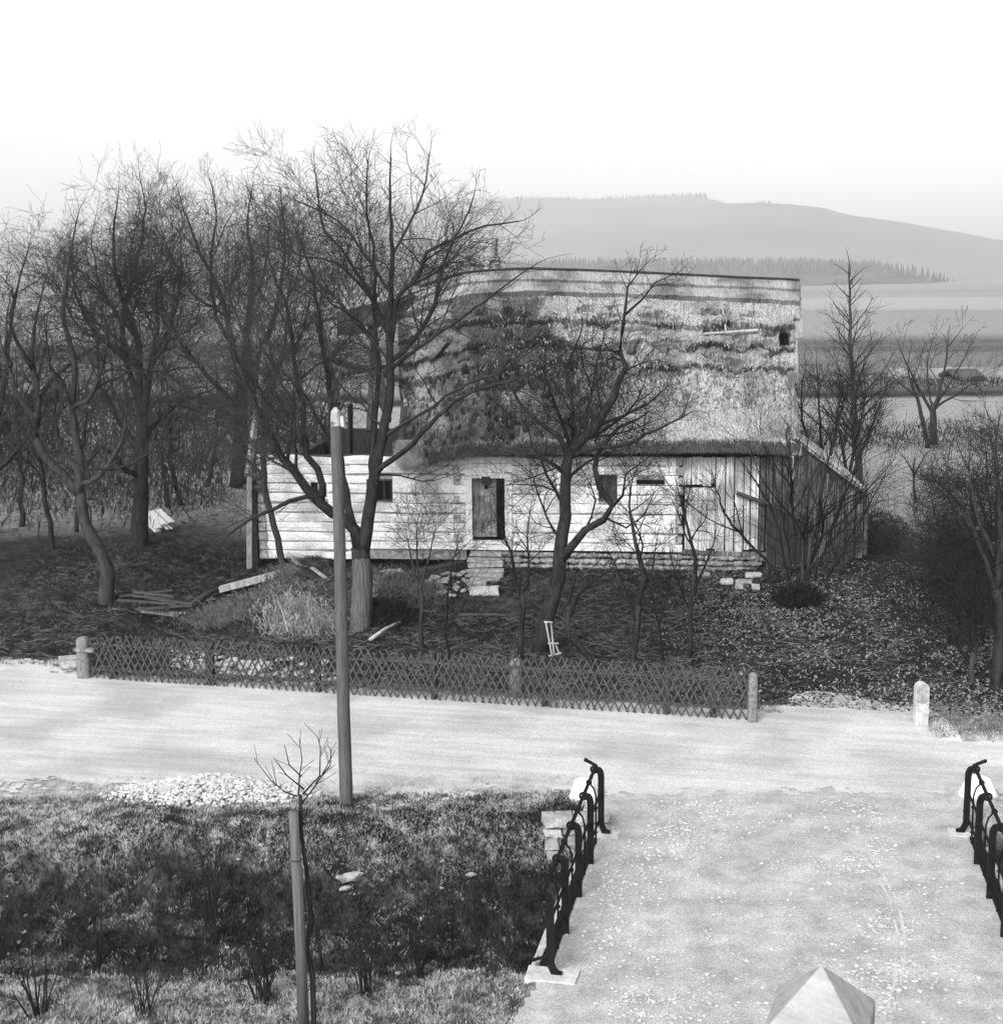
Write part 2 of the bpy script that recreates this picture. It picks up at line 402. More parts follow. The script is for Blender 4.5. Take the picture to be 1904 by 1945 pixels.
# ------------------------------------------------------------------ cottage
TH = R(-6); FD = Vector((math.cos(TH), math.sin(TH), 0)); FN = Vector((math.sin(TH), -math.cos(TH), 0))   # along the wall, outward normal
W0 = Vector((.7, 38.0, 0))
def W(px, py, off=0.0):                      # point on the front wall plane moved outward by off
    d = ray(px, py); p0 = W0+FN*off; o = Vector((0, 0, CAMZ))
    t = (p0-o).dot(FN)/d.dot(FN); return o+d*t
def wxz(px, py, off=0): p = W(px, py, off); return (p-W0).dot(FD), p.z
def wp(x, z, off=0): q = W0+FD*x+FN*off; return Vector((q.x, q.y, z))
cot = empty('log_cottage', wp(0, .3), 'long old whitewashed log cottage with a ragged thatched roof, its left end in ruins', 'cottage')
def wbox(b, x0, x1, z0, z1, o0, o1, jit=0):  # box in wall coordinates, o = offset outward
    vs = [wp(x, z, o) for x in (x0, x1) for o in (o0, o1) for z in (z0, z1)]
    if jit: vs = [v+Vector([random.uniform(-jit, jit) for _ in range(3)]) for v in vs]
    b.add(vs, [(0, 2, 3, 1), (4, 5, 7, 6), (0, 1, 5, 4), (2, 6, 7, 3), (0, 4, 6, 2), (1, 3, 7, 5)])
XL = wxz(490, 960)[0]; XD0 = wxz(884, 960)[0]; XD1 = wxz(972, 960)[0]; XB = wxz(1288, 960)[0]; XR = wxz(1503, 960)[0]
def zof(px, py): return wxz(px, py)[1]
ZT = zof(1000, 866); ZS = zof(900, 1030)
def log(b, x0, x1, zc, h, th=.2):            # hewn log with soft edges and a wavy face
    n = max(2, int((x1-x0)/.22)); xs = np.linspace(x0, x1, n+1); prof = [(-th, -.5), (-.03, -.5), (-.004, -.42), (.004, 0), (-.002, .43), (-.025, .5), (-th, .5)]
    s = random.randint(0, 999); vs = []
    for x in xs:
        wob = (float(vnoise(x*1.3, s*.77, s))-.5); hh = h*(1+.16*(float(vnoise(x*.9+5, s, s))-.5))
        for o, q in prof:
            vs.append(wp(x, zc+q*hh+wob*.05, o+wob*.04))
    k = len(prof); fs = [(i*k+j, (i+1)*k+j, (i+1)*k+(j+1) % k, i*k+(j+1) % k) for i in range(n) for j in range(k)]
    fs += [tuple(range(k-1, -1, -1)), tuple(n*k+j for j in range(k))]
    b.add(vs, fs)
def wrow(x0, x1, z0, z1, rows, holes, wall):
    h = (z1-z0)/rows
    for r in range(rows):
        zc = z0+h*(r+.5); segs = [(x0, x1)]
        for (a, c, lo, hi) in holes:
            if zc > lo-.02 and zc < hi+.02:
                ns = []
                for s0, s1 in segs:
                    if c <= s0 or a >= s1: ns.append((s0, s1)); continue
                    if a > s0: ns.append((s0, a))
                    if c < s1: ns.append((c, s1))
                segs = ns
        for s0, s1 in segs:
            while s1-s0 > .02:
                e = min(s1, s0+random.uniform(2.5, 6)); e = s1 if s1-e < 1 else e
                log(wall, s0, e, zc+random.uniform(-.012, .012), h*random.uniform(.86, .99)); s0 = e+.004
def hole(px0, py0, px1, py1):
    a, zb = wxz(px0, py1); c, zt = wxz(px1, py0); return (a, c, zb, zt)
holes = [hole(586, 912, 622, 948), hole(712, 910, 745, 953), hole(1136, 902, 1172, 952), hole(1208, 912, 1262, 921)]
wall = MB()
wrow(XL, XD0, ZS, ZT, 9, holes[:2], wall); wrow(XD1, XB, ZS, ZT, 9, holes[2:], wall)
wrow(XL, wxz(700, 1000)[0], ZS-.52, ZS-.01, 2, [], wall)
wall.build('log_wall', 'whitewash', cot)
ch = MB(); 
def chink(x0, x1, z0, z1, hs):
    # dark filling set back between the logs, broken up round the openings
    xs = sorted([x0, x1]+[q for h_ in hs for q in h_[:2]])
    for a, c in zip(xs[:-1], xs[1:]):
        m_ = (a+c)/2; hh = [h_ for h_ in hs if h_[0] < m_ < h_[1]]
        if hh: wbox(ch, a, c, z0, hh[0][2], -.19, -.025); wbox(ch, a, c, hh[0][3], z1, -.19, -.025)
        else: wbox(ch, a, c, z0, z1, -.19, -.025)
chink(XL+.05, XD0, ZS-.5, ZT-.02, holes[:2]); chink(XD1, XB, ZS, ZT-.02, holes[2:])
ch.build('wall_filling', 'chinking', cot)
# crossed log ends (dovetails) at the corners
le = MB()
for px in (497, 868, 1289):
    x = wxz(px, 960)[0]; h = (ZT-ZS)/9
    lo = -2 if px == 497 else 0
    for r in range(lo, 9):
        zc = ZS+h*(r+.5)
        if px == 868 and r in (0, 2, 4, 6, 7) or px != 868: 
            le = MB(); wbox(le, x-.10, x+.09+random.uniform(-.03, .05), zc-h*.40, zc+h*.38, -.1, .04+random.uniform(0, .04), jit=.015); le.build('log_end', 'log_end', cot)
# back wall, gables, partition
bw_ = MB(); wbox(bw_, XL, XR, ZS-.5, ZT-.1, -8.2, -8.0); bw_.build('back_wall', 'board_dark', cot)
DEPTH = 8.2; XRD = wxz(770, 900)[0]
pt = MB(); wbox(pt, XRD-.1, XRD+.05, ZS-.5, ZT+1.0, -8.0, -.25); pt.build('partition_wall', 'board_dark', cot)
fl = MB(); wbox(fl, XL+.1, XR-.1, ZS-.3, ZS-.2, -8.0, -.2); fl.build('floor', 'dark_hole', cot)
el = MB(); wbox(el, XL-.02, XL+.16, ZS-.5, ZT-.5, -8.0, -.22); el.build('end_wall', 'beam', cot)
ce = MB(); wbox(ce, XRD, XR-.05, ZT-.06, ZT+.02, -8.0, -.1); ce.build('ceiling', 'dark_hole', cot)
# sill beam
sb = MB(); x0 = wxz(702, 1000)[0]
for a, c in ((x0, XD0+.3), (XD0+.305, XB-1.2), (XB-1.195, XB+.1)): wbox(sb, a, c, ZS-.20, ZS-.01, -.2, .06, jit=.012)
sb.build('sill_beam', 'frame_white', cot)
# stone footing
ft = MB()
for px in np.arange(900, 1452, 7):
    for row in range(3):
        p = W(px+random.uniform(-3, 3), 1052+row*11+(px-900)*.016, .0); ft.rock((p.x, p.y+.05, p.z), random.uniform(.09, .17), (1.2, .8, .62))
ft.build('stone_footing', 'stone', cot)
# windows
for i, (px0, py0, px1, py1) in enumerate([(586, 912, 622, 948), (712, 910, 745, 953), (1136, 902, 1172, 952)]):
    a, c, lo, hi = hole(px0, py0, px1, py1); f = MB(); t = .05
    wbox(f, a-.01, a+t, lo, hi, -.16, -.03); wbox(f, c-t, c+.01, lo, hi, -.16, -.03); wbox(f, a+t, c-t, lo, lo+t, -.16, -.03); wbox(f, a+t, c-t, hi-t, hi, -.16, -.03)
    wbox(f, (a+c)/2-.015, (a+c)/2+.015, lo+t, hi-t, -.13, -.06)
    fr = f.build('window', 'beam' if i else 'frame_white', cot)
    q = MB(); wbox(q, a+t, c-t, lo+t, hi-t, -.125, -.115); q.build('pane', 'dark_hole' if i < 2 else 'beam', fr)
sh = MB(); a, c, lo, hi = hole(697, 910, 712, 953); wbox(sh, a, c-.01, lo, hi, .03, .06); sh.build('window_shutter', 'board', cot)
# door: frame, leaf ajar, plate, threshold
dx0, dz0 = wxz(897, 1022); dx1, dz1 = wxz(958, 908)
df = MB(); wbox(df, XD0+.004, dx0, ZS-.02, ZT-.03, -.2, .05); wbox(df, dx1, XD1-.004, ZS-.02, dz1+.13, -.2, .05)
wbox(df, dx0+.004, dx1-.004, dz1, dz1+.16, -.2, .05)
zz = dz1+.165
while zz < ZT-.08: wbox(df, dx0+.004, XD1-.004, zz, min(zz+.23, ZT-.02), -.2, .012); zz += .245
frm = df.build('door_frame', 'frame_white', cot)
dl = MB(); dw = (dx1-dx0); ang = R(14)
for k in range(4):
    a = dx0+.01+dw*.72*k/4; c = a+dw*.18-.006
    wbox(dl, a, c, dz0+.02, dz1-.02, -.14-.012*k, -.10-.012*k)
leaf = dl.build('door', 'door_wood', cot)
hh = MB(); p = (dx0+dw*.42); wbox(hh, p-.05, p+.05, dz1-.32, dz1-.21, -.10, -.085); hh.build('peep_hole', 'dark_hole', leaf)
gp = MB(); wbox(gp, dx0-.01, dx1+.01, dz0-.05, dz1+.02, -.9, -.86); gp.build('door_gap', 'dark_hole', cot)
ts = MB(); wbox(ts, XD0-.05, XD1+.1, ZS-.03, ZS+.035, -.2, .10); ts.build('threshold', 'frame_white', cot)
npz = wxz(923, 912); pl = MB(); wbox(pl, npz[0]-.12, npz[0]+.12, npz[1]-.10, npz[1]+.11, .052, .066); pl.build('number_plate', 'board_dark', cot)

# boarded end
def boards(name, px0, px1, pyt, pyb, m, parent, off=(.0, .035), w=.17, rag=.04, dark=None, ptopf=None, pbotf=None, gap=.012):
    b = MB(); x = wxz(px0, (pyt+pyb)/2)[0]; x1 = wxz(px1, (pyt+pyb)/2)[0]
    while x < x1-.03:
        ww = min(random.uniform(w*.7, w*1.35), x1-x); k = (x-wxz(px0, (pyt+pyb)/2)[0])/(x1-wxz(px0, (pyt+pyb)/2)[0]); px = px0+(px1-px0)*k
        zt = zof(px, ptopf(px) if ptopf else pyt)+random.uniform(-rag, rag)*.3; zb = zof(px, pbotf(px) if pbotf else pyb)+random.uniform(-rag, rag)
        o = random.uniform(0, .015); wbox(b, x+gap*random.uniform(.2, 1), x+ww-gap*.3, zb, zt, off[0]+o, off[1]+o, jit=.006); x += ww
    return b.build(name, m, parent)
bk = MB(); wbox(bk, XB+.02, XR, zof(1400, 1043), ZT-.05, -.16, -.06); bk.build('board_backing', 'dark_hole', cot)
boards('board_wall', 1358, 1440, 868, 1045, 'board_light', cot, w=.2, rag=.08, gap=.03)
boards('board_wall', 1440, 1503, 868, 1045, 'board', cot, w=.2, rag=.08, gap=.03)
boards('board_wall', 1296, 1358, 868, 921, 'board_light', cot, w=.25)
hd = boards('plank_door', 1300, 1357, 926, 1043, 'board_light', cot, off=(.03, .06), w=.26)
for py in (945, 1020):
    zz = MB()
    a = wxz(1300, py); c = wxz(1357, py); wbox(zz, a[0], c[0], a[1]-.05, a[1]+.05, .078, .10); zz.build('door_batten', 'board_light', hd)
s2 = MB(); a = wxz(1290, 1048); c = wxz(1452, 1056)
s2.beam(W(1290, 1047, -.06), W(1460, 1053, -.06), .24, .12); s2.build('sill_board', 'board', cot)
rail = MB(); rail.tube([W(1398, 936, .12), W(1470, 962, .2), W(1545, 998, .3)], [.055, .06, .05], 7); rail.build('roof_pole', 'beam', cot)
# big leaning barn door
bd = boards('barn_door', 1452, 1532, 960, 1108, 'board_dark', cot, off=(.22, .26), w=.26, rag=.05, ptopf=lambda p: 962+(p-1452)*.25)
# lean-to
XE = wxz(1648, 1000)[0]
def lean_top(px): return np.interp(px, [1503, 1512, 1658], [835, 838, 948])+6
boards('lean_to_wall', 1504, 1649, 900, 1060, 'board', cot, off=(-.03, .0), w=.2, rag=.06, gap=.025, ptopf=lean_top, pbotf=lambda p: np.interp(p, [1504, 1649], [1095, 1052]))
lr = MB()
pa = W(1508, 828, .25); pb = W(1661, 943, .25); back = -FN*7.5
nr = (pb-pa).cross(back).normalized(); nr = nr if nr.z > 0 else -nr
lr.add([pa, pb, pb+back, pa+back, pa-nr*.09, pb-nr*.09, pb+back-nr*.09, pa+back-nr*.09], [(0, 1, 2, 3), (7, 6, 5, 4), (0, 4, 5, 1), (1, 5, 6, 2), (2, 6, 7, 3), (3, 7, 4, 0)])
for k in range(14):      # broken shingle ends along the verge
    t = k/14; q = pa.lerp(pb, t)+FN*random.uniform(.01, .06)+nr*.012; lr.beam(q, q+(pb-pa)*(.9/14)-FN*.02, .25, .02+random.random()*.03, up=nr)
lr.build('lean_to_roof', 'board_light', cot)
ew = MB(); wbox(ew, XE-.06, XE, zof(1648, 1055), zof(1648, 948), -7.2, -.04); ew.build('lean_to_end', 'board_dark', cot)
gw = MB(); 
gv = [wp(XR-.1, ZT, -.2), wp(XR-.1, ZT, -8.0), wp(XR+.0, zof(1503, 560)-.6, -4.1)]; gv2 = [v-FD*.05 for v in gv]
gw.add(gv+gv2, [(0, 1, 2), (5, 4, 3), (0, 3, 4, 1), (1, 4, 5, 2), (2, 5, 3, 0)]); gw.build('gable', 'board_dark', cot)

# thatched roof: a dense displaced sheet with thickness, laid in layers
RIDGE = [(560, 618), (640, 597), (700, 580), (760, 567), (800, 556), (845, 541), (880, 529), (935, 524), (1000, 521), (1100, 524), (1200, 528), (1300, 533), (1400, 538), (1500, 542), (1516, 543), (1530, 544)]
EAVE = [(760, 872), (800, 862), (850, 850), (900, 842), (1000, 840), (1200, 836), (1400, 835), (1516, 841), (1530, 841)]
LAY = [(0, .0), (.075, .0), (.145, .0), (.30, .0), (.435, .0), (.55, .0), (1.0, .0)]
def ip(tab, x): return np.interp(x, [p[0] for p in tab], [p[1] for p in tab])
RB, EO = -4.1, .62                             # ridge lies 4.1 m behind the wall, eave 0.62 m before it
SR = math.hypot(4.7, 3.3)
def roof_pt(u, v):                             # u in photo units along the wall, v from ridge to eave
    a = W(u, ip(RIDGE, u), RB); ue = u if u < 1400 else u
    c = W(ue, ip(EAVE, u), EO); p = a.lerp(c, v); p.z += .18*math.sin(v*math.pi)*-1*.6
    return p
def roof_sheet():
    us = np.linspace(757, 1517, 620); vs = np.linspace(0, 1, 300); nu, nv = len(us), len(vs)
    A = np.array([tuple(W(u, ip(RIDGE, u), RB)) for u in us]); C = np.array([tuple(W(u, ip(EAVE, u), EO)) for u in us])
    U, Vv = np.meshgrid(us, vs)
    P = A[None]*(1-vs)[:, None, None] + C[None]*vs[:, None, None]; P[..., 2] -= .10*np.sin(vs*math.pi)[:, None]
    N = np.cross(C-A, np.array(FD)); N /= np.linalg.norm(N, axis=1)[:, None]; N = N*np.sign(N[:, 2:3])
    off = np.zeros_like(U); Um = U/70
    bnd = [(.0, 0, 0), (.073, .004, 0), (.142, .006, 1), (.30, .026, 2), (.435, .032, 3), (.55, .016, 4), (1.02, 0, 5)]
    edges = []
    for b0, amp, s in bnd:
        e = b0 + amp*2*(fbm(Um*1.6, U*0, 70+s)-.5) + amp*.3*(vnoise(Um*14, U*0, 80+s)-.5)+amp*1.2*(fbm(Um*4, U*0, 86+s)-.5)
        if s in (3, 4): e = e + (.007*np.sin(U/60))
        edges.append(e)
    thick = [.05, .06, .15, .12, .12, .02, 0]; base = [.25, .21, .12, .07, .02, .0, 0]
    for k in range(len(bnd)-1):
        inside = (Vv >= edges[k]) & (Vv < edges[k+1])
        t = (Vv-edges[k])/(edges[k+1]-edges[k]+1e-6)
        off = np.where(inside, base[k]+thick[k]*t*((.25+1.3*fbm(Um*1.3, U*0+k, 55)) if k > 1 else 1), off)
    th = Vv > edges[2]
    fib = (fbm(U*.7, Vv*5, 90, 3)-.5)*.04 + (fbm(U*.06, Vv*26, 91, 3)-.5)*.06
    lump = (fbm(U*.022, Vv*5, 92, 4)-.5)*.16
    pit = np.clip(fbm(U*.14, Vv*34, 95, 3)-.52, 0, 1)*-.9*sm(1250, 1080, U)*np.where((Vv > .55) & (Vv < .97), 1, .25)
    pit2 = np.clip(fbm(U*.2, Vv*60, 96, 3)-.55, 0, 1)*-.5*np.where((Vv > .52) & (Vv < .8), 1, 0) + np.clip(fbm(U*.035, Vv*30, 99, 4)-.56, 0, 1)*-1.3*np.where((Vv > .2) & (Vv < .6), 1, .15)
    off = off + np.where(th, fib+lump+pit+pit2, (fbm(U*.9, Vv*2, 93, 2)-.5)*.015)
    # worn hollow in the middle layers, right of centre
    off = off - .14*np.exp(-((U-1395)/45)**2-((Vv-.52)/.03)**2) - .12*np.exp(-((U-1230)/60)**2-((Vv-.50)/.025)**2)
    P = P + N[None]*off[..., None]
    left = 800 - 42*sm(0, .28, Vv) + 24*sm(.55, .78, Vv) + 30*(fbm(Vv*9, U*0+1, 97)-.5) - 6
    keep = (U > left) & ~((((U-1489)/12)**2+((Vv-.355)/.06)**2) < 1) & ~((((U-846)/15)**2+((Vv-.40+(U-846)*.0025)/.018)**2) < 1)
    keep = keep & ~((U > 1503+7*vnoise(Vv*30, U*0, 98)) & (Vv > .24))
    top = P.reshape(-1, 3); bot = (P - N[None]*.34*np.where(Vv < .15, .4, 1)[..., None]).reshape(-1, 3)
    i = np.arange(nv-1)[:, None]*nu; j = np.arange(nu-1)[None, :]
    Q = np.stack([i+j, i+nu+j, i+nu+j+1, i+j+1], -1)
    kc = keep[:-1, :-1]; shing = (Vv < edges[2])[:-1, :-1]
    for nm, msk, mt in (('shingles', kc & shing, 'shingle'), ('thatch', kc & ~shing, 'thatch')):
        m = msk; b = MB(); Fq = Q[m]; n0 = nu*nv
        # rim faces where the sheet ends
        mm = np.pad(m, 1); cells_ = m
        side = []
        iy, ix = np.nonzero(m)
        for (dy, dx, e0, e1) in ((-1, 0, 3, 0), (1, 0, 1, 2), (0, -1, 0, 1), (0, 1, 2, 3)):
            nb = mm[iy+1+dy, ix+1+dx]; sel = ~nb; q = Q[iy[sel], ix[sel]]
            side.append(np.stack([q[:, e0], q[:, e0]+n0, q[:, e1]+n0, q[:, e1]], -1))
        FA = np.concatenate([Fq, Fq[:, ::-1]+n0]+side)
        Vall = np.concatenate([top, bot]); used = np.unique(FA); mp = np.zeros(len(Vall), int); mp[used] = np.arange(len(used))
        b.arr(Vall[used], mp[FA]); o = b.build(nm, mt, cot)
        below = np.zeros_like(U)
        for k_ in (3, 4, 5): below = np.maximum(below, np.exp(-((Vv-edges[k_]-.004)/(.008+.022*fbm(U*.05, U*0, 50+k_)))**2)*sm(.38, .5, fbm(U*.03, U*0, 60+k_)))  # shade under the layer edges, put into the colour
        mo = np.clip(.9*sm(.44, .62, fbm(U*.016, Vv*4, 64, 4))*sm(1330, 1080, U)+.75*sm(1200, 1000, U)*sm(.32, .5, Vv)*sm(.3, .6, fbm(U*.03, Vv*7, 66))+.85*below+.35*sm(.55, .7, fbm(U*.05, Vv*3, 67)), 0, 1).reshape(-1)  # mossy patches, darker at left to paint in pit shade, plus ledge shade
        mo = np.concatenate([mo, mo])[used]; a_ = o.data.attributes.new('moss_shade', 'FLOAT', 'POINT'); a_.data.foreach_set('value', mo)
    # loose straw on the surface, at the layer edges and the eave
    rg = np.random.RandomState(3); n = 9000
    U0 = rg.uniform(762, 1508, n); V0 = rg.uniform(.145, 1, n)
    pick = rg.rand(n) < .45; which = rg.randint(2, 6, n)
    ev = np.array([.142, .142, .142, .30, .435, .55])[which]
    V0 = np.where(pick, np.clip(ev+rg.normal(0, .02, n), .15, 1), V0); V0 = np.where(rg.rand(n) < .16, rg.uniform(.985, 1.0, n), V0)
    iu = np.clip(((U0-757)/760*(nu-1)).astype(int), 0, nu-1); iv = np.clip((V0*(nv-1)).astype(int), 0, nv-1)
    ok = keep[iv, iu]; iu = iu[ok]; iv = iv[ok]; n = len(iu)
    base_ = P[iv, iu]; dn = (C-A)[iu]; dn /= np.linalg.norm(dn, axis=1)[:, None]; nn = N[iu]; sd_ = np.array(FD)
    L = rg.uniform(.05, .2, n)[:, None]; tip = base_+dn*L+sd_*rg.normal(0, .05, n)[:, None]*1.0+nn*rg.uniform(-.03, .02, n)[:, None]; base_ = base_+nn*.01
    w = sd_*rg.uniform(.004, .012, n)[:, None]
    Vt = np.stack([base_-w, base_+w, tip], 1).reshape(-1, 3); Ft = np.arange(3*n).reshape(-1, 3)
    h = rg.rand(n) < .6
    h = h & (U[0][iu] > 1000+rg.normal(0, 120, n))
    for nm, s_, mt in (('straw', h, 'straw_a'), ('straw', ~h, 'straw_b')):
        b = MB(); Vs = Vt.reshape(-1, 3, 3)[s_].reshape(-1, 3); b.arr(Vs, np.arange(len(Vs)).reshape(-1, 3)); o = b.build(nm, mt, cot); o['kind'] = 'stuff'
    return
roof_sheet()
# eave: thick cut edge of the thatch with a dark underside
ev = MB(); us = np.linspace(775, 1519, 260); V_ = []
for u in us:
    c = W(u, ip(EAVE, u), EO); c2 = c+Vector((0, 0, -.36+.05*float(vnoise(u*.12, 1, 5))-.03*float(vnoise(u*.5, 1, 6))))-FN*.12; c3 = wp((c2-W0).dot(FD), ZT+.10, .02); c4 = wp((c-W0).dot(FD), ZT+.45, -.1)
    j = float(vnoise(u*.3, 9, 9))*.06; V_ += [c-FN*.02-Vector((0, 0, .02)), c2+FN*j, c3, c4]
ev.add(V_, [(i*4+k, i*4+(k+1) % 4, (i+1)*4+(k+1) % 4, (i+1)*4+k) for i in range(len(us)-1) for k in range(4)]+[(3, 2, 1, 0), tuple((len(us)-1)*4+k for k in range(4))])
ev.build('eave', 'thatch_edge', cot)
# straw fringe below the eave
rg = np.random.RandomState(8); b = MB(); Vs = []
for k in range(5200):
    u = rg.uniform(775, 1519); c = W(u, ip(EAVE, u), EO); t = rg.rand()
    q = c-Vector((0, 0, .02+.30*t))-FN*(.10*t-.02); tip = q-Vector((rg.normal(0, .03), 0, rg.uniform(.05, .12)))+FN*rg.uniform(0, .05); w = FD*.007
    Vs += [tuple(q-w), tuple(q+w), tuple(tip)]
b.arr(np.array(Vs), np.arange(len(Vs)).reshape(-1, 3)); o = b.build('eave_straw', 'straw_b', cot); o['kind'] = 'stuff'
# rear slope
bs = MB(); V_ = []
for u in np.linspace(800, 1520, 30):
    a = W(u, ip(RIDGE, u), RB); c = wp((a-W0).dot(FD), ZT-.1, -8.9); V_ += [a-Vector((0, 0, .02)), c, c-Vector((0, 0, .25)), a-Vector((0, 0, .28))]
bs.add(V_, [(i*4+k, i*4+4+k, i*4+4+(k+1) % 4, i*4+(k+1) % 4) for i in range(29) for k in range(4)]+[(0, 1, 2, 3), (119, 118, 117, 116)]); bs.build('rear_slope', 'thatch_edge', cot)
# ridge capping board
rc = MB(); prev = None
for u in list(range(800, 1516, 30))+[1514]:
    q = W(u, ip(RIDGE, u), RB)+Vector((0, 0, .20))+FN*.18
    if prev is not None: rc.beam(prev, q+(q-prev)*.02, .20, .035)
    prev = q
rc.build('ridge_cap', 'beam', cot)
# verge at the right: shingle strips and loose boards
vg = MB()
for (y0, y1, x0, x1) in ((543, 566, 1503, 1519), (566, 586, 1504, 1521), (586, 606, 1505, 1524), (606, 640, 1507, 1523)):
    for k in range(5):
        xa = x0+(x1-x0)*k/5; 
        v0 = (y0-543)/298; v1 = (y1-543)/298; o0 = RB+(EO-RB)*v0+.12; o1 = RB+(EO-RB)*v1+.16
        vg.beam(W(xa+1.6, y0-1, o0), W(xa+2.2, y1+random.uniform(0, 4), o1), .055, .02, up=FN)
for (xa, ya, xb, yb, w) in ((1508, 645, 1511, 728, .16), (1502, 672, 1492, 700, .12), (1497, 700, 1500, 740, .10), (1506, 742, 1498, 775, .12), (1506, 742, 1512, 780, .12), (1510, 780, 1506, 825, .10), (1503, 640, 1507, 835, .10)):
    v0 = (ya-543)/298; v1 = (yb-543)/298
    vg.beam(W(xa, ya, RB+(EO-RB)*v0+.1), W(xb, yb, RB+(EO-RB)*v1+.1), w, .03, up=FN)
vg.build('verge_boards', 'shingle', cot)
vb = MB(); vb.beam(W(1502, 560, RB+.1), W(1504, 845, EO-.25), .16, .2); vb.build('verge_rafter', 'beam', cot)
eb = MB(); eb.beam(W(1503, 852, EO-.2), W(1521, 853, EO-.2), .3, .3); eb.build('eave_block', 'beam_pale', cot)
# pole and stick lying on the thatch
pp = MB()
def onroof(px, py, lift=.3):
    v = (py-ip(RIDGE, px))/(ip(EAVE, px)-ip(RIDGE, px)); return W(px, py, RB+(EO-RB)*v+lift)
pp.tube([onroof(1337, 634), onroof(1440, 627)], [.04, .05], 6); pp.tube([onroof(1371, 582), onroof(1379, 634)], [.02, .025], 5); pp.build('thatching_pole', 'beam_pale', cot)
# bare ruined end: ridge remnant, rafters, purlins, posts
rr = MB()
for (u0, u1, dr) in ((640, 665, 34), (665, 690, 38), (690, 712, 30), (712, 736, 36), (736, 760, 34), (760, 800, 34)):
    a = W(u0, ip(RIDGE, u0), RB); c = W(u1, ip(RIDGE, u1), RB); e = W(u1, ip(RIDGE, u1)+dr*1.35, RB+.7); f = W(u0, ip(RIDGE, u0)+dr*1.2, RB+.7)
    n_ = FN*.04; rr.add([a, c, e, f, a-n_, c-n_, e-n_, f-n_], [(0, 1, 2, 3), (7, 6, 5, 4), (0, 4, 5, 1), (1, 5, 6, 2), (2, 6, 7, 3), (3, 7, 4, 0)])
rr.build('ridge_remnant', 'board_dark', cot)
for A_, B_, w_, h_ in ((W(603, 600, RB), W(640, 768, -2.2), .2, .2), (W(700, 598, RB), W(737, 800, -2.0), .18, .2), (W(712, 600, RB), W(700, 820, -2.5), .14, .16), (W(783, 600, RB+.3), W(760, 860, -.6), .18, .18)):
    rf = MB(); rf.beam(A_, B_, w_, h_); rf.build('rafter', 'beam', cot)
for A_, B_, w_, h_ in ((W(640, 596, RB-.05), W(820, 556, RB-.05), .14, .14), (W(590, 672, RB), W(768, 722, -2.8), .14, .16), (W(650, 712, -3.6), W(768, 690, -3.2), .10, .12), (W(600, 612, RB+.1), W(655, 600, RB+.1), .08, .10), (W(490, 872, -.12), W(800, 868, -.12), .2, .2)):
    rf = MB(); rf.beam(A_, B_, w_, h_); rf.build('purlin', 'beam', cot)
for u_ in (640, 665):
    rs = MB(); rs.beam(W(u_, 768, -3), W(u_, 868, -3), .5, .06); rs.build('attic_board', 'board_dark', cot)
rp_ = MB(); rp_.beam(W(505, 655, -.4), W(470, 905, .25), .13, .13); rp_.build('bare_rafter', 'beam_pale', cot)
cp = MB(); cp.beam(W(478, 862, .0), W(483, 1078, .0), .24, .26); cp.build('corner_post', 'beam', cot)
cq = MB(); cq.beam(W(473, 905, .35), W(473, 1092, .4), .14, .12); cq.build('corner_board', 'beam_pale', cot)
cl = MB(); cl.tube([W(465, 905, .3), W(497, 905, .3)], .1, 8); cl.tube([W(462, 925, .2), W(500, 927, .2)], .09, 8); cl.build('corner_logs', 'beam', cot)
# hanging wisp of thatch
hw = MB(); Vs = []
for k in range(6500):
    px = rg.normal(776, 9); t = rg.rand(); py = 835+t*45; w = FD*.01
    q = W(px+rg.normal(0, 4)*t, py, .75+rg.normal(0, .07)); tip = q+Vector((rg.normal(0, .08), 0, -rg.uniform(.1, .3))); Vs += [tuple(q-w), tuple(q+w), tuple(tip)]
hw.arr(np.array(Vs), np.arange(len(Vs)).reshape(-1, 3)); o = hw.build('hanging_straw', 'straw_a', cot); o['kind'] = 'stuff'
# chimney of rubble stone
cb = MB(); c0 = W(893, 521, RB-.3); c1 = W(943, 521, RB-.3); ctop = W(915, 455, RB-.3).z; z = c0.z-.3; wdt = (c1-c0).length
core = MB()
while z < ctop:
    hh_ = random.uniform(.10, .16); nn = 5; narrow = .0 if z < c0.z+.5 else .08
    for side in range(4):
        for k in range(nn):
            t = (k+.5)/nn; s_ = -wdt/2+narrow+(wdt-2*narrow)*t; 
            loc = {0: (s_, -.38+narrow), 1: (s_, .38-narrow), 2: (-wdt/2+narrow, (t-.5)*.7), 3: (wdt/2-narrow, (t-.5)*.7)}[side]
            p = (c0+c1)/2+FD*loc[0]-FN*loc[1]
            if random.random() < .93: cb.box((p.x, p.y, z+hh_/2), ((wdt/nn*random.uniform(.8, 1.15)) if side < 2 else .16, .16 if side < 2 else .16, hh_*random.uniform(.8, 1.05)), rz=TH+random.uniform(-.12, .12), jit=.018)
    z += hh_
q = (c0+c1)/2; cb.box((q.x, q.y, (c0.z-.3+ctop)/2), (wdt-.12, .68, ctop-c0.z+.2), rz=TH)
chm = cb.build('chimney', 'stone', cot)
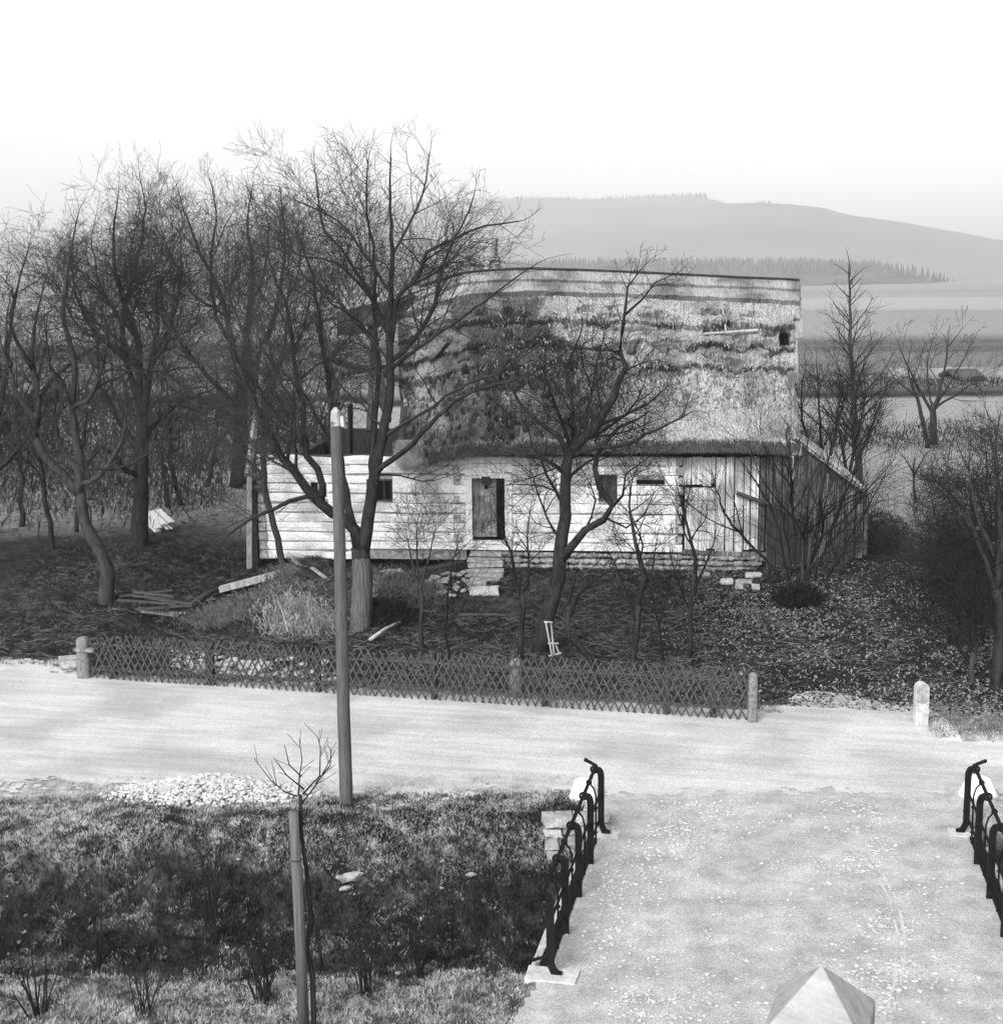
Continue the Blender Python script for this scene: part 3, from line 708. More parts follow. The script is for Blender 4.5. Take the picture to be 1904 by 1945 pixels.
# steps are lifted out of the wall: a thing of their own
stp = empty('wooden_steps', atg(918, 1118), 'short flight of pale timber steps leading up to the cottage door', 'steps')
for k, (py, x0, x1) in enumerate(((1052, 893, 952), (1063, 888, 955), (1073, 889, 955), (1083, 889, 957), (1092, 891, 955), (1101, 893, 950))):
    b = MB(); o = .25+k*.24; b.beam(W(x0, py+random.uniform(-1, 1), o), W(x1, py+random.uniform(-1.5, 1.5), o), .26, .085, jit=.012); b.build('step', 'beam_pale', stp)
for x in (892, 950):
    b = MB(); b.beam(W(x, 1057, .15), W(x+1, 1106, 1.45), .08, .14); b.build('stringer', 'beam', stp)
def slab(name, px, py, sx, sy, sz, label, m='stone_white', rz=0, cat='stone', group=None):
    b = MB(); p = atg(px, py); b.box((p.x, p.y, p.z+sz*.4), (sx, sy, sz), rz=rz, jit=min(sx, sy, sz)*.22); o = b.build(name, m); tag(o, label, cat, group); return o
slab('stone_slab', 918, 1127, .75, .3, .16, 'pale flat stone slab lying below the foot of the cottage steps')
slab('stone_block', 905, 1113, .5, .25, .13, 'grey stone lying against the lowest cottage step', 'stone')
slab('stone_slab', 1365, 1079, 1.0, .2, .12, 'long pale slab propped against the stone footing under the plank door', rz=-.25)
for k, (px, py, s_, l_) in enumerate(((1380, 1108, .30, 'pale stone lying leftmost in the grass below the barn end'), (1412, 1108, .42, 'broad grey stone second from left below the barn end'), (1430, 1096, .42, 'thin bright slab lying highest beside the barn door'), (1404, 1118, .17, 'small pale stone under the broad grey one below the barn'), (1435, 1119, .18, 'small flat pale stone nearest the foot of the barn door'), (1335, 1094, .35, 'dull grey block lying alone below the long pale slab'))):
    slab('field_stone', px, py, s_, .22, .12, l_, 'stone' if k in (1, 5) else 'stone_white', rz=random.uniform(-.4, .4), group='stones fallen from the footing')

# ------------------------------------------------------------------ bare trees
class Tree:
    def __init__(s, seed): s.r = random.Random(seed); s.lines = []
    def rv(s): return Vector((s.r.gauss(0, 1), s.r.gauss(0, 1), s.r.gauss(0, 1)))
    def grow(s, p, d, L, r, lev, P):
        seg = max(.10, min(.32, L/5)); n = max(2, int(L/seg)); seg = L/n; pts = [p.copy()]; rs = [r]; d = d.normalized()
        for i in range(n):
            d = (d + s.rv()*P['gnarl']*(1+.25*lev)*(seg/.25)**.5 + Vector((0, 0, 1))*P['up']*seg).normalized()
            p = p+d*seg; pts.append(p.copy()); rs.append(max(P['rmin'], r*(1-(1-P['taper'])*(i+1)/n)))
        s.lines.append((pts, rs)); s.kids(pts, rs, L, lev, P)
    def kids(s, pts, rs, L, lev, P, t0=None):
        if lev >= P['levels'] or L < P['lmin']*(.8+.5*s.r.random()): return
        k = max(1, int(L*P['dens']*(1.25 if lev > 0 else 1.5)*(1+.3*lev))); k = min(k, P.get('kmax', 14)+9)
        for i in range(k):
            t = (s.r.uniform(P['t0'] if t0 is None else t0, 1)); f = t*(len(pts)-1); j = min(int(f), len(pts)-2); f -= j
            p = pts[j].lerp(pts[j+1], f); rr = rs[j]*(1-f)+rs[j+1]*f; d = (pts[j+1]-pts[j]).normalized()
            ax = d.cross(s.rv()).normalized(); a = R(s.r.uniform(*P['ang'])); dd = Matrix.Rotation(a, 3, ax) @ d; dd.z += P.get('lift', .1)
            ll = min(P.get('lcap', 2.6)*((1.15-.72*t)*(1.7 if s.r.random() < .28 and t < .55 else .72) if lev == 0 else 1)*s.r.uniform(.5, 1), L*s.r.uniform(.34, .7)*(1.1-.45*t)*P['lk'])
            if ll < .12: continue
            s.grow(p, dd, ll, max(P['rmin'], min(rr*.62, ll*P.get('rk', .013)+.002)), lev+1, P)
    def limb(s, pts, r0, r1, P, t0=.25, lev=0, tip=True):
        q = []                                  # smooth the hand-set points and roughen them a little
        for i in range(len(pts)-1):
            m = max(1, int((pts[i+1]-pts[i]).length/.3))
            for k in range(m):
                t = k/m; a = pts[max(i-1, 0)]; b = pts[i]; c = pts[i+1]; d = pts[min(i+2, len(pts)-1)]
                v = .5*((2*b)+(c-a)*t+(2*a-5*b+4*c-d)*t*t+(3*b-a-3*c+d)*t**3); q.append(v+s.rv()*(.012 if r0 > .12 else .02))
        q.append(pts[-1]); n = len(q); rs = [r0+(r1-r0)*i/(n-1) for i in range(n)]
        s.lines.append((q, rs)); L = sum((q[i+1]-q[i]).length for i in range(n-1))
        s.kids(q, rs, L, lev, P, t0)
        if tip: s.grow(q[-1], q[-1]-q[-2], min(.45, L*.15)+.15, r1*.9, lev+1, P)
    def build(s, name, label, cat, group, base, bark, twig, split=.05, flare=0):
        root = empty(name, base, label, cat, group); A = MB(); B = MB()
        for pts, rs in s.lines:
            m = max(rs)
            (A if m > split else B).tube(pts, rs, 9 if m > .12 else (6 if m > .05 else (4 if m > .018 else 3)), cap=m > .05)
        if A.n: A.build('trunk', bark, root, smooth=True)
        if B.n: B.build('crown', twig, root)
        return root
PD = dict(gnarl=.12, up=.10, taper=.22, rmin=.0036, levels=4, lmin=.3, dens=2.3, t0=.15, ang=(28, 62), lk=1.25, kmax=13)
def PP(**k): d = dict(PD); d.update(k); return d
def L3(Y, *pts):                               # (px, py[, dY]) list to points near depth Y
    return [at(q[0], q[1], Y+(q[2] if len(q) > 2 else 0)) for q in pts]

def main_tree():
    t = Tree(11); Y = 33.0; P = PP(gnarl=.13, up=.10, dens=2.5)
    t.limb(L3(Y, (683, 1215), (686, 1160), (688, 1100), (684, 1040)), .25, .225, PP(levels=0), tip=False)
    t.limb(L3(Y, (684, 1050), (674, 1007), (650, 985, -.1), (631, 975, -.2), (604, 950, -.3), (582, 928, -.5), (555, 895, -.7), (533, 866, -.9), (510, 820, -1.1), (480, 760, -1.3), (450, 690, -1.5)), .155, .03, P, .35)
    t.limb(L3(Y, (608, 945, -.3), (582, 945, -.5), (552, 952, -.8), (521, 967, -1.1), (472, 991, -1.3), (430, 1020, -1.4)), .065, .022, P, .2)
    t.limb(L3(Y, (612, 950, -.3), (601, 893, -.1), (582, 863, 0), (575, 790, .1), (560, 700, .2), (548, 600, .3), (520, 520, .4)), .09, .03, P, .2)
    t.limb(L3(Y, (676, 1020), (662, 960, .2), (650, 902, .4), (640, 840, .6), (628, 760, .8), (612, 660, 1), (600, 560, 1.2), (580, 480, 1.3), (558, 430, 1.4)), .10, .02, P, .3)
    t.limb(L3(Y, (690, 1045), (700, 980), (708, 928), (714, 887), (728, 826), (741, 724), (738, 631), (745, 509), (742, 400), (740, 345), (742, 298)), .165, .018, P, .3)
    t.limb(L3(Y, (708, 940), (706, 850, .2), (715, 760, .3), (717, 693, .4), (714, 600, .5), (700, 550, .6), (677, 518, .7), (649, 472, .8), (618, 440, .9), (604, 380, 1), (598, 325, 1.1)), .085, .016, P, .4)
    t.limb(L3(Y, (716, 600, .5), (712, 520, .4), (705, 440, .3), (692, 370, .3), (699, 305, .3)), .05, .014, P, .15)
    t.limb(L3(Y, (740, 650), (760, 560, -.2), (794, 520, -.4), (812, 478, -.5), (861, 455, -.8), (920, 430, -1), (985, 420, -1.2)), .07, .014, P, .2)
    t.limb(L3(Y, (745, 480), (775, 430, .2), (802, 370, .3), (816, 290, .4)), .04, .012, P, .15)
    t.limb(L3(Y, (742, 560), (690, 480, .2), (640, 420, .4), (560, 380, .5)), .045, .014, P, .15)
    t.limb(L3(Y, (741, 690), (790, 640, .3), (826, 579, .5), (831, 539, .6), (852, 478, .8), (877, 430, 1), (900, 370, 1.1)), .07, .014, P, .2)
    t.limb(L3(Y, (745, 700), (820, 640, -.3), (900, 590, -.6), (960, 540, -.9), (1020, 500, -1.2)), .055, .012, PP(gnarl=.12, up=.1, dens=1.5), .2)
    t.limb(L3(Y, (726, 830), (790, 790, -.4), (870, 740, -.8), (960, 700, -1.1), (1030, 650, -1.4)), .05, .012, PP(gnarl=.12, up=.1, dens=1.5), .2)
    t.limb(L3(Y, (712, 900), (740, 875, -.4), (769, 856, -.7), (800, 825, -1), (849, 773, -1.3), (892, 745, -1.5), (978, 724, -1.8), (1045, 687, -2)), .075, .016, PP(gnarl=.12, up=.1, dens=1.6), .25)
    t.limb(L3(Y, (712, 905), (760, 900, .4), (800, 915, .6), (850, 905, .7)), .03, .008, P, .2)
    t.limb(L3(Y, (640, 850, .6), (600, 790, .2), (570, 740, -.1), (520, 690, -.3), (470, 640, -.4)), .05, .014, P, .2)
    t.limb(L3(Y, (738, 640), (700, 560, .7), (640, 500, 1.1), (560, 480, 1.4), (545, 430, 1.6)), .055, .012, P, .2)
    root = t.build('bare_tree', 'tallest leafless tree, its split trunk rising behind the wooden pole in front of the cottage', 'tree', 'leafless trees round the cottage', at(683, 1215, Y), 'bark_dark', 'twig')
    b = MB()                                     # the lower trunk has lost its bark
    pts = L3(Y, (683, 1222), (685, 1195), (687, 1150), (688, 1100), (686, 1068), (684, 1040)); rs = [.36, .285, .255, .243, .234, .13]
    b.tube(pts, rs, 16); b.build('bare_trunk', 'bark_pale', root, smooth=True)
main_tree()

def centre_tree():
    t = Tree(23); Y = 31.0; P = PP(gnarl=.2, up=.06, dens=2.8, ang=(30, 70), levels=4, lk=1.25, lift=.12)
    t.limb(L3(Y, (1020, 1250), (1030, 1210), (1038, 1177), (1050, 1130), (1061, 1096), (1065, 1037), (1073, 982), (1074, 900), (1080, 855)), .19, .11, PP(levels=0), tip=False)
    t.limb(L3(Y, (1062, 1070), (1084, 1037, -.2), (1110, 1008, -.3), (1146, 985, -.4), (1163, 960, -.4), (1137, 925, -.3), (1129, 890, -.2), (1150, 840, 0), (1200, 800, .2)), .11, .03, P, .4)
    t.limb(L3(Y, (1080, 860), (1110, 830), (1130, 815), (1162, 756), (1186, 697), (1176, 668), (1182, 629), (1184, 585), (1191, 545), (1214, 515)), .12, .014, P, .1)
    t.limb(L3(Y, (1078, 870), (1060, 830, .2), (1020, 800, .4), (990, 770, .6), (965, 720, .7)), .07, .02, PP(gnarl=.2, dens=1.4), .1)
    t.limb(L3(Y, (1078, 875), (1090, 820, .4), (1085, 760, .7), (1075, 700, .9), (1100, 640, 1)), .08, .02, P, .1)
    t.limb(L3(Y, (1082, 865), (1140, 850, -.4), (1200, 840, -.7), (1250, 815, -.9), (1300, 790, -1)), .07, .018, P, .1)
    t.limb(L3(Y, (1184, 600), (1220, 570, .1), (1245, 540, .2), (1280, 520, .3)), .03, .01, P, .2)
    t.limb(L3(Y, (1074, 900), (1030, 870, -.3), (985, 865, -.5), (940, 850, -.6)), .06, .015, P, .1)
    t.limb(L3(Y, (1130, 815), (1180, 790, -.2), (1230, 770, -.3), (1260, 740, -.4)), .05, .014, P, .1)
    t.limb(L3(Y, (1146, 985, -.4), (1190, 1000, -.6), (1220, 980, -.7), (1240, 940, -.8)), .03, .01, P, .1)
    t.limb(L3(Y, (1163, 960, -.4), (1185, 940, -.5), (1190, 900, -.5), (1230, 870, -.5)), .04, .01, P, .1)
    for pts, a in (([(1070, 960), (1040, 900, .3), (1010, 850, .5), (995, 800, .6)], .05), ([(1066, 1030), (1030, 960, .3), (1010, 900, .4), (970, 870, .5)], .04), ([(1074, 920), (1110, 880, -.3), (1150, 860, -.5), (1190, 870, -.6)], .05),
                   ([(1084, 850), (1120, 760, .5), (1130, 690, .7), (1150, 620, .8)], .06), ([(1084, 850), (1050, 760, -.3), (1030, 700, -.5), (1040, 640, -.6)], .05), ([(1110, 1008, -.3), (1130, 950, -.5), (1110, 900, -.6)], .03),
                   ([(1090, 840), (1160, 810, .4), (1210, 760, .6), (1230, 700, .7)], .05)):
        t.limb(L3(Y, *pts), a, .008, PP(gnarl=.2, up=.05, dens=2.6, ang=(30, 75), lk=1.2), .15)
    t.build('bare_tree', 'twisted dark leafless tree in front of the cottage wall right of the door', 'tree', 'leafless trees round the cottage', at(1020, 1250, Y), 'bark_dark', 'twig_dark')
centre_tree()

def fork_tree(seed, Y, trunk, r0, limbs, P, label, bark='bark_dark', twig='twig', name='bare_tree', cat='tree', group='leafless trees round the cottage', tP=None):
    t = Tree(seed); t.limb(L3(Y, *trunk), r0, r0*.6, tP or PP(levels=0), tip=False)
    for (pts, a, b_) in limbs: t.limb(L3(Y, *pts), a, b_*.5, P, .2)
    return t.build(name, label, cat, group, at(trunk[0][0], trunk[0][1], Y), bark, twig)
PL = PP(gnarl=.14, up=.10, dens=2.35, lk=1.3)
# behind and left of the main tree
fork_tree(31, 46, [(452, 925), (455, 860), (456, 780), (460, 720)], .30,
  [([(458, 740), (440, 650), (420, 560), (380, 480), (350, 400), (335, 350)], .14, .02),
   ([(460, 730), (470, 620), (480, 520), (470, 430), (480, 350)], .15, .02),
   ([(460, 740), (500, 660, .5), (530, 560, .8), (540, 450, 1), (530, 350, 1.2)], .13, .02),
   ([(460, 760), (520, 700, -.6), (570, 640, -1), (590, 560, -1.2)], .09, .02),
   ([(456, 780), (400, 720, -.5), (350, 660, -1), (310, 580, -1.2), (300, 500, -1.3)], .10, .02),
   ([(458, 770), (390, 760, .7), (330, 720, 1), (290, 660, 1.2)], .08, .015), ([(470, 600), (500, 520, .5), (510, 440, .7), (500, 370, .8)], .06, .012), ([(430, 600), (370, 560, -.5), (320, 480, -.8), (290, 420, -.9)], .06, .012), ([(520, 600), (560, 540, .3), (575, 460, .5), (570, 400, .6)], .06, .012),
   ([(445, 660), (410, 600, .8), (400, 500, 1.3), (410, 400, 1.5), (395, 330, 1.6)], .09, .02)], PP(gnarl=.11, up=.15, dens=2.3, lcap=2.6),
  'leafless tree with a dark upright trunk just left of the ruined cottage end', 'bark_dark', 'twig')
fork_tree(33, 40, [(266, 1068), (266, 1000), (268, 930), (268, 860), (272, 790)], .28,
  [([(270, 800), (285, 700), (300, 620), (295, 560), (330, 500)], .14, .02),
   ([(272, 810), (262, 720), (262, 650), (230, 560), (215, 470), (225, 360)], .14, .02),
   ([(270, 790), (240, 690, .6), (235, 600, 1), (260, 500, 1.2), (275, 400, 1.4), (265, 330, 1.5)], .12, .02),
   ([(267, 905), (240, 893, -.5), (215, 862, -.8), (190, 850, -1), (165, 880, -1.2), (150, 930, -1.3)], .11, .03),
   ([(285, 700), (320, 650, -.6), (370, 620, -.9), (380, 560, -1)], .07, .015),
   ([(268, 850), (300, 800, .5), (350, 760, .9), (400, 740, 1.2), (440, 700, 1.3)], .09, .02), ([(268, 860), (220, 790, .5), (190, 720, .8), (180, 620, 1)], .09, .02), ([(285, 700), (330, 600, .9), (345, 500, 1.2), (340, 420, 1.3)], .07, .012), ([(262, 650), (200, 560, .6), (175, 470, .8), (185, 400, .9)], .06, .012),
   ([(262, 700), (210, 660, -.4), (170, 620, -.6), (140, 540, -.8), (130, 450, -.9)], .08, .015)], PL,
  'leafless tree with a thick straight black trunk standing on the left slope', 'bark_dark', 'twig')
fork_tree(35, 34, [(200, 1178), (203, 1130), (205, 1085), (185, 1040), (160, 990), (152, 930)], .21,
  [([(152, 940), (120, 900), (80, 860), (68, 810), (75, 760), (60, 680), (70, 600), (90, 520)], .13, .02),
   ([(152, 935), (150, 860), (135, 780), (140, 690), (120, 600), (130, 500), (150, 400)], .13, .02),
   ([(70, 800), (30, 740), (10, 660), (20, 560)], .08, .02),
   ([(150, 920), (190, 905, -.3), (230, 840, -.5), (240, 770, -.6), (225, 680, -.7)], .08, .02),
   ([(72, 790), (20, 800, .6), (-30, 780, .9)], .07, .015), ([(135, 780), (180, 740, -.4), (200, 650, -.7), (190, 560, -.8)], .07, .015), ([(65, 700), (20, 620, -.5), (40, 520, -.7), (60, 450, -.8)], .06, .012), ([(150, 900), (110, 830, .8), (110, 740, 1.1), (160, 680, 1.3)], .07, .015),
   ([(75, 750), (120, 700, .5), (180, 660, .8), (220, 620, 1)], .07, .02),
   ([(160, 1000), (190, 1030, .4), (180, 1060, .5)], .03, .01)], PP(gnarl=.18, up=.08, dens=2.2, ang=(30, 70)),
  'leafless tree with a pale crooked foot leaning left above the stone fence post', 'bark_mid', 'twig')
fork_tree(37, 37, [(-60, 1120), (-55, 1000), (-40, 900)], .25,
  [([(-45, 920), (-10, 820), (10, 720), (20, 620), (40, 520)], .14, .02),
   ([(-45, 920), (10, 880, -.3), (50, 830, -.5), (90, 780, -.6)], .10, .02),
   ([(-10, 820), (40, 780, .4), (80, 700, .6), (90, 600, .7)], .09, .02),
   ([(-40, 860), (0, 760, .8), (0, 660, 1)], .09, .02)], PP(gnarl=.17, up=.08, dens=2.3, ang=(30, 70)),
  'dense dark leafless tree reaching in from the left edge', 'bark_dark', 'twig_dark')
fork_tree(39, 37.5, [(540, 1090), (520, 1000), (500, 900), (505, 800), (520, 720)], .10,
  [([(505, 820), (480, 740), (470, 660), (440, 590)], .06, .015), ([(515, 740), (540, 660), (545, 580), (560, 500)], .07, .015),
   ([(503, 860), (560, 800, .4), (600, 720, .6)], .05, .015), ([(500, 900), (440, 850, -.4), (400, 800, -.6)], .05, .015)], PL,
  'slim leafless tree growing out of the rubble at the ruined cottage corner', 'bark_mid', 'twig_pale')
# thin background trees on the left
generic = []
def free_tree(seed, base, H, r, P, label, bark='bark_dark', twig='twig', n=4, lean=(0, 0), name='bare_tree', cat='tree', group='leafless trees round the cottage', t0=.3):
    t = Tree(seed); b = Vector(base); top = b+Vector((lean[0], lean[1], H)); m1 = b.lerp(top, .35)+t.rv()*.04*H*.4; m2 = b.lerp(top, .7)+t.rv()*.05*H*.4
    t.limb([b-Vector((0, 0, .1)), m1, m2, top], r, r*.12, P, t0)
    return t.build(name, label, cat, group, b, bark, twig)
PS = PP(gnarl=.13, up=.12, levels=3, dens=3.2, lk=1.0, lmin=.3)
for i, (px, py, H, r, l) in enumerate(((100, 1045, 5.5, .09, 'thin dark trunk standing left of the crooked tree on the left slope'), (145, 1010, 5.0, .08, 'slender bare tree directly behind the crooked tree at left'), (320, 965, 4.6, .10, 'first of two small crooked trees right of the thick black trunk'),
      (345, 960, 4.9, .10, 'second of two small crooked trees right of the thick black trunk'), (40, 1000, 5.5, .1, 'bare tree at the left edge behind the dense dark one'), (395, 925, 5, .1, 'small bare tree at the field edge left of the ruined cottage end'))):
    p = atg(px, py); free_tree(50+i, p, H, r, PP(gnarl=.2, up=.1, levels=4, dens=2.2, lk=1.3), l, twig='twig_dark', lean=(random.uniform(-.6, .6), 0))
# small trees in the yard
PY = PP(gnarl=.16, up=.14, levels=4, dens=3.0, lk=1.1, ang=(25, 60))
Y = 30
fork_tree(61, 30.3, [(990, 1262), (990, 1200), (992, 1150), (990, 1120)], .075, [([(990, 1130), (978, 1090), (965, 1050), (950, 990)], .05, .012), ([(990, 1130), (1005, 1080), (1000, 1020), (1010, 950)], .05, .012)], PY, 'small forked tree immediately left of the twisted tree', twig='twig_dark')
fork_tree(62, 29.2, [(1203, 1305), (1203, 1250), (1204, 1200), (1215, 1130)], .10, [([(1212, 1150), (1222, 1100), (1205, 1030), (1195, 960), (1205, 900)], .07, .014), ([(1213, 1140), (1235, 1080, .2), (1250, 1010, .3)], .05, .012), ([(1205, 1180), (1180, 1100, .2), (1150, 1040, .3)], .04, .01)], PY, 'bare tree behind the lattice fence, first to the right of the broken trestle', twig='twig_dark')
fork_tree(63, 30.0, [(1308, 1275), (1310, 1200), (1312, 1140), (1318, 1090)], .075, [([(1316, 1110), (1322, 1060), (1305, 1000), (1290, 940), (1280, 900)], .05, .01), ([(1314, 1130), (1345, 1060), (1360, 1000)], .035, .01), ([(1312, 1160), (1285, 1100), (1270, 1030)], .035, .01)], PY, 'slender bare tree behind the fence in front of the plank door', twig='twig_dark')
fork_tree(64, 31, [(798, 1262), (800, 1200), (800, 1140), (795, 1100)], .06, [([(796, 1120), (780, 1060), (770, 1010)], .035, .008), ([(796, 1115), (815, 1050), (830, 990)], .035, .008), ([(797, 1110), (790, 1020), (800, 960)], .03, .008)], PP(gnarl=.18, up=.1, levels=4, dens=3.6), 'small bushy bare tree left of the cottage steps', twig='twig')
fork_tree(65, 30, [(845, 1280), (855, 1240), (845, 1200), (850, 1150)], .045, [([(848, 1170), (852, 1110), (860, 1060), (900, 1020)], .03, .008), ([(848, 1190), (880, 1150), (900, 1100)], .02, .007)], PY, 'thin wavy bare sapling behind the fence below the cottage steps', twig='twig_dark')
fork_tree(66, 29.3, [(1127, 1290), (1118, 1255), (1100, 1225), (1078, 1200), (1080, 1150)], .07, [([(1082, 1170), (1095, 1130), (1130, 1105), (1165, 1085), (1180, 1040)], .045, .01), ([(1080, 1150), (1088, 1110), (1100, 1060)], .035, .01)], PP(gnarl=.16, dens=1.8, levels=3), 'crooked small tree bent leftward behind the fence right of the broken trestle', twig='twig_dark')
fork_tree(67, 29.6, [(1262, 1290), (1258, 1230), (1250, 1180)], .04, [([(1252, 1190), (1235, 1130), (1225, 1090)], .03, .008), ([(1252, 1190), (1270, 1120), (1285, 1070)], .03, .008)], PY, 'thin bare shrub tree between two taller trees behind the fence', twig='twig_dark')
fork_tree(68, 37, [(1605, 1208), (1605, 1160), (1603, 1120)], .06, [([(1603, 1130), (1590, 1080), (1580, 1040)], .035, .008), ([(1604, 1140), (1640, 1090), (1665, 1050)], .04, .008)], PP(gnarl=.15, dens=3.4, levels=4), 'small bare tree alone in the leaf litter right of the stem cluster', twig='twig_dark')

# many-stemmed shrub in front of the lean-to
t = Tree(71); Y = 35.5; P = PP(gnarl=.09, up=.02, levels=3, dens=1.7, lk=1.1, ang=(18, 45))
for (x0, path, r) in ((1500, [(1490, 1060), (1460, 960), (1410, 880)], .04), (1505, [(1500, 1060), (1480, 960), (1460, 870)], .04), (1512, [(1510, 1080), (1505, 980), (1500, 880), (1490, 800)], .05), (1520, [(1525, 1050), (1535, 950), (1530, 860), (1545, 790)], .06),
     (1528, [(1540, 1040), (1560, 940), (1580, 850), (1600, 780)], .06), (1535, [(1560, 1060), (1590, 980), (1620, 900), (1650, 830)], .05), (1540, [(1580, 1080), (1620, 1010), (1650, 950)], .04), (1500, [(1470, 1080), (1400, 1010), (1370, 960), (1352, 900)], .045), (1545, [(1600, 1050), (1640, 980), (1680, 900)], .035), (1515, [(1530, 1090), (1560, 1020), (1555, 930)], .05)):
    t.limb(L3(Y, (x0, 1145), *[(a, b_, random.uniform(-.5, .5)*(i+1)) for i, (a, b_) in enumerate(path)]), r, .012, P, .25)
t.build('stem_cluster_shrub', 'wide bare shrub of many long stems in front of the lean-to boards', 'shrub', None, at(1520, 1145, Y), 'bark_mid', 'twig_dark')
# trees right of the cottage
t = Tree(72); Y = 50; P = PP(gnarl=.05, up=.22, levels=3, dens=2.4, lk=1.0, ang=(35, 55), lmin=.4)
t.limb(L3(Y, (1634, 960), (1630, 870), (1622, 780), (1616, 680), (1614, 600), (1612, 540), (1612, 500)), .16, .02, PP(levels=0), tip=True)
for k in range(46):
    py = 520+k*7.6; px = np.interp(py, [500, 600, 780, 960], [1612, 1614, 1622, 1634]); base = at(px, py, Y); a = random.uniform(0, 6.28)
    L = .5+(py-500)/200*1.25*random.uniform(.7, 1.15); d = Vector((math.cos(a), math.sin(a), random.uniform(.7, 1.1))); t.grow(base, d, min(L, 2.6), .018+.008*min(L, 3), 1, P)
t.build('bare_tree', 'tall slender leafless tree with regular slanting branches behind the lean-to roof', 'tree', 'leafless trees round the cottage', at(1634, 960, Y), 'bark_mid', 'twig')
def multi(seed, Y, base, paths, r, P, label, twig='twig_dark', bark='bark_dark', name='bare_shrub', cat='shrub', group=None):
    t = Tree(seed)
    for p in paths: t.limb(L3(Y, base if not isinstance(p[0][0], tuple) else p[0], *p), r, .01, P, .2)
    return t.build(name, label, cat, group, at(base[0], base[1], Y), bark, twig)
PM = PP(gnarl=.14, up=.12, levels=4, dens=2.6, lk=1.1)
multi(73, 45, (1560, 930), [[(1540, 850), (1520, 780), (1530, 690)], [(1560, 860), (1555, 760), (1550, 680)], [(1580, 850), (1600, 760), (1590, 690)]], .07, PM, 'dark many-stemmed shrub close behind the right end of the thatched roof', group='shrubs behind the lean-to')
multi(74, 44, (1610, 930), [[(1600, 850), (1590, 780), (1610, 700)], [(1630, 870), (1660, 800), (1680, 740)], [(1620, 860), (1640, 770), (1640, 700)]], .07, PM, 'bare shrub rising over the lower end of the lean-to roof', group='shrubs behind the lean-to')
fork_tree(75, 62, [(1771, 845), (1772, 800), (1770, 770)], .2,
  [([(1770, 785), (1745, 740), (1720, 690), (1700, 640)], .09, .012), ([(1770, 780), (1790, 720), (1800, 660), (1830, 620)], .09, .012), ([(1770, 780), (1760, 700, 1), (1770, 640, 1.2)], .07, .012), ([(1772, 775), (1830, 740, -1), (1870, 700, -1.2)], .07, .012), ([(1772, 780), (1820, 700, 1), (1850, 640, 1.4)], .06, .012)],
  PP(gnarl=.09, up=.12, dens=1.25, lk=1.3, lcap=3.6, levels=4, rmin=.007), 'round crowned leafless orchard tree standing in the field at right', 'bark_dark', 'twig')
fork_tree(76, 62, [(1762, 850), (1752, 800), (1740, 750)], .12, [([(1741, 755), (1725, 710), (1730, 660)], .07, .02), ([(1741, 755), (1700, 720), (1680, 690)], .06, .02)], PP(gnarl=.09, dens=1.6, lcap=3, levels=3), 'thin tree leaning left beside the round crowned orchard tree')
fork_tree(77, 47, [(1737, 968), (1736, 930), (1735, 900)], .06, [([(1735, 905), (1715, 870), (1700, 850)], .035, .01), ([(1735, 905), (1760, 860), (1790, 850)], .035, .01), ([(1735, 905), (1738, 860)], .035, .01)], PP(gnarl=.12, dens=2.6, levels=3), 'young bare tree standing alone on the pale slope at right', twig='twig_dark')
# thicket at the right edge
PT = PP(gnarl=.17, up=.05, levels=4, dens=2.2, lk=1.3, ang=(30, 70), kmax=12)
fork_tree(81, 26.5, [(1896, 1380), (1893, 1300), (1898, 1200), (1890, 1120)], .15,
  [([(1892, 1130), (1860, 1040), (1830, 960), (1790, 900)], .07, .015), ([(1892, 1120), (1900, 1000), (1890, 880), (1900, 780)], .08, .015), ([(1893, 1140), (1940, 1050), (1960, 950)], .07, .015), ([(1890, 1060), (1850, 960, .6), (1840, 860, 1)], .06, .014), ([(1895, 1200), (1850, 1150, -.3), (1790, 1100, -.5), (1740, 1060, -.5)], .05, .012)],
  PT, 'upright dark tree at the right edge behind the grassy kerb', twig='twig_dark')
fork_tree(82, 26.8, [(1852, 1370), (1848, 1320), (1843, 1270), (1850, 1230)], .09,
  [([(1845, 1265), (1810, 1215), (1770, 1180), (1715, 1150)], .05, .012), ([(1850, 1240), (1870, 1180), (1890, 1120)], .045, .012), ([(1848, 1240), (1820, 1150), (1800, 1080), (1760, 1010)], .05, .012), ([(1850, 1240), (1850, 1150), (1840, 1050)], .045, .012), ([(1848, 1300), (1880, 1260, .3), (1900, 1240)], .05, .02)],
  PT, 'leafless thicket tree with a crooked grey trunk right of the white milestone', bark='bark_mid', twig='twig_dark')
multi(83, 31, (1870, 1240), [[(1840, 1150), (1800, 1060), (1770, 960)], [(1860, 1130), (1850, 1020), (1840, 900)], [(1890, 1120), (1900, 1000), (1890, 860)], [(1850, 1180), (1790, 1120), (1720, 1090)], [(1880, 1100), (1880, 980), (1870, 840)]], .06, PT, 'dense tangle of dark twigs filling the right edge above the thicket tree')
multi(84, 40, (1890, 1060), [[(1870, 980), (1840, 900), (1820, 850)], [(1890, 980), (1890, 900), (1880, 830)], [(1900, 980), (1920, 900), (1930, 800)], [(1860, 1000), (1810, 950), (1770, 900)]], .07, PM, 'dark bushy shrub behind the right-hand thicket near the field')

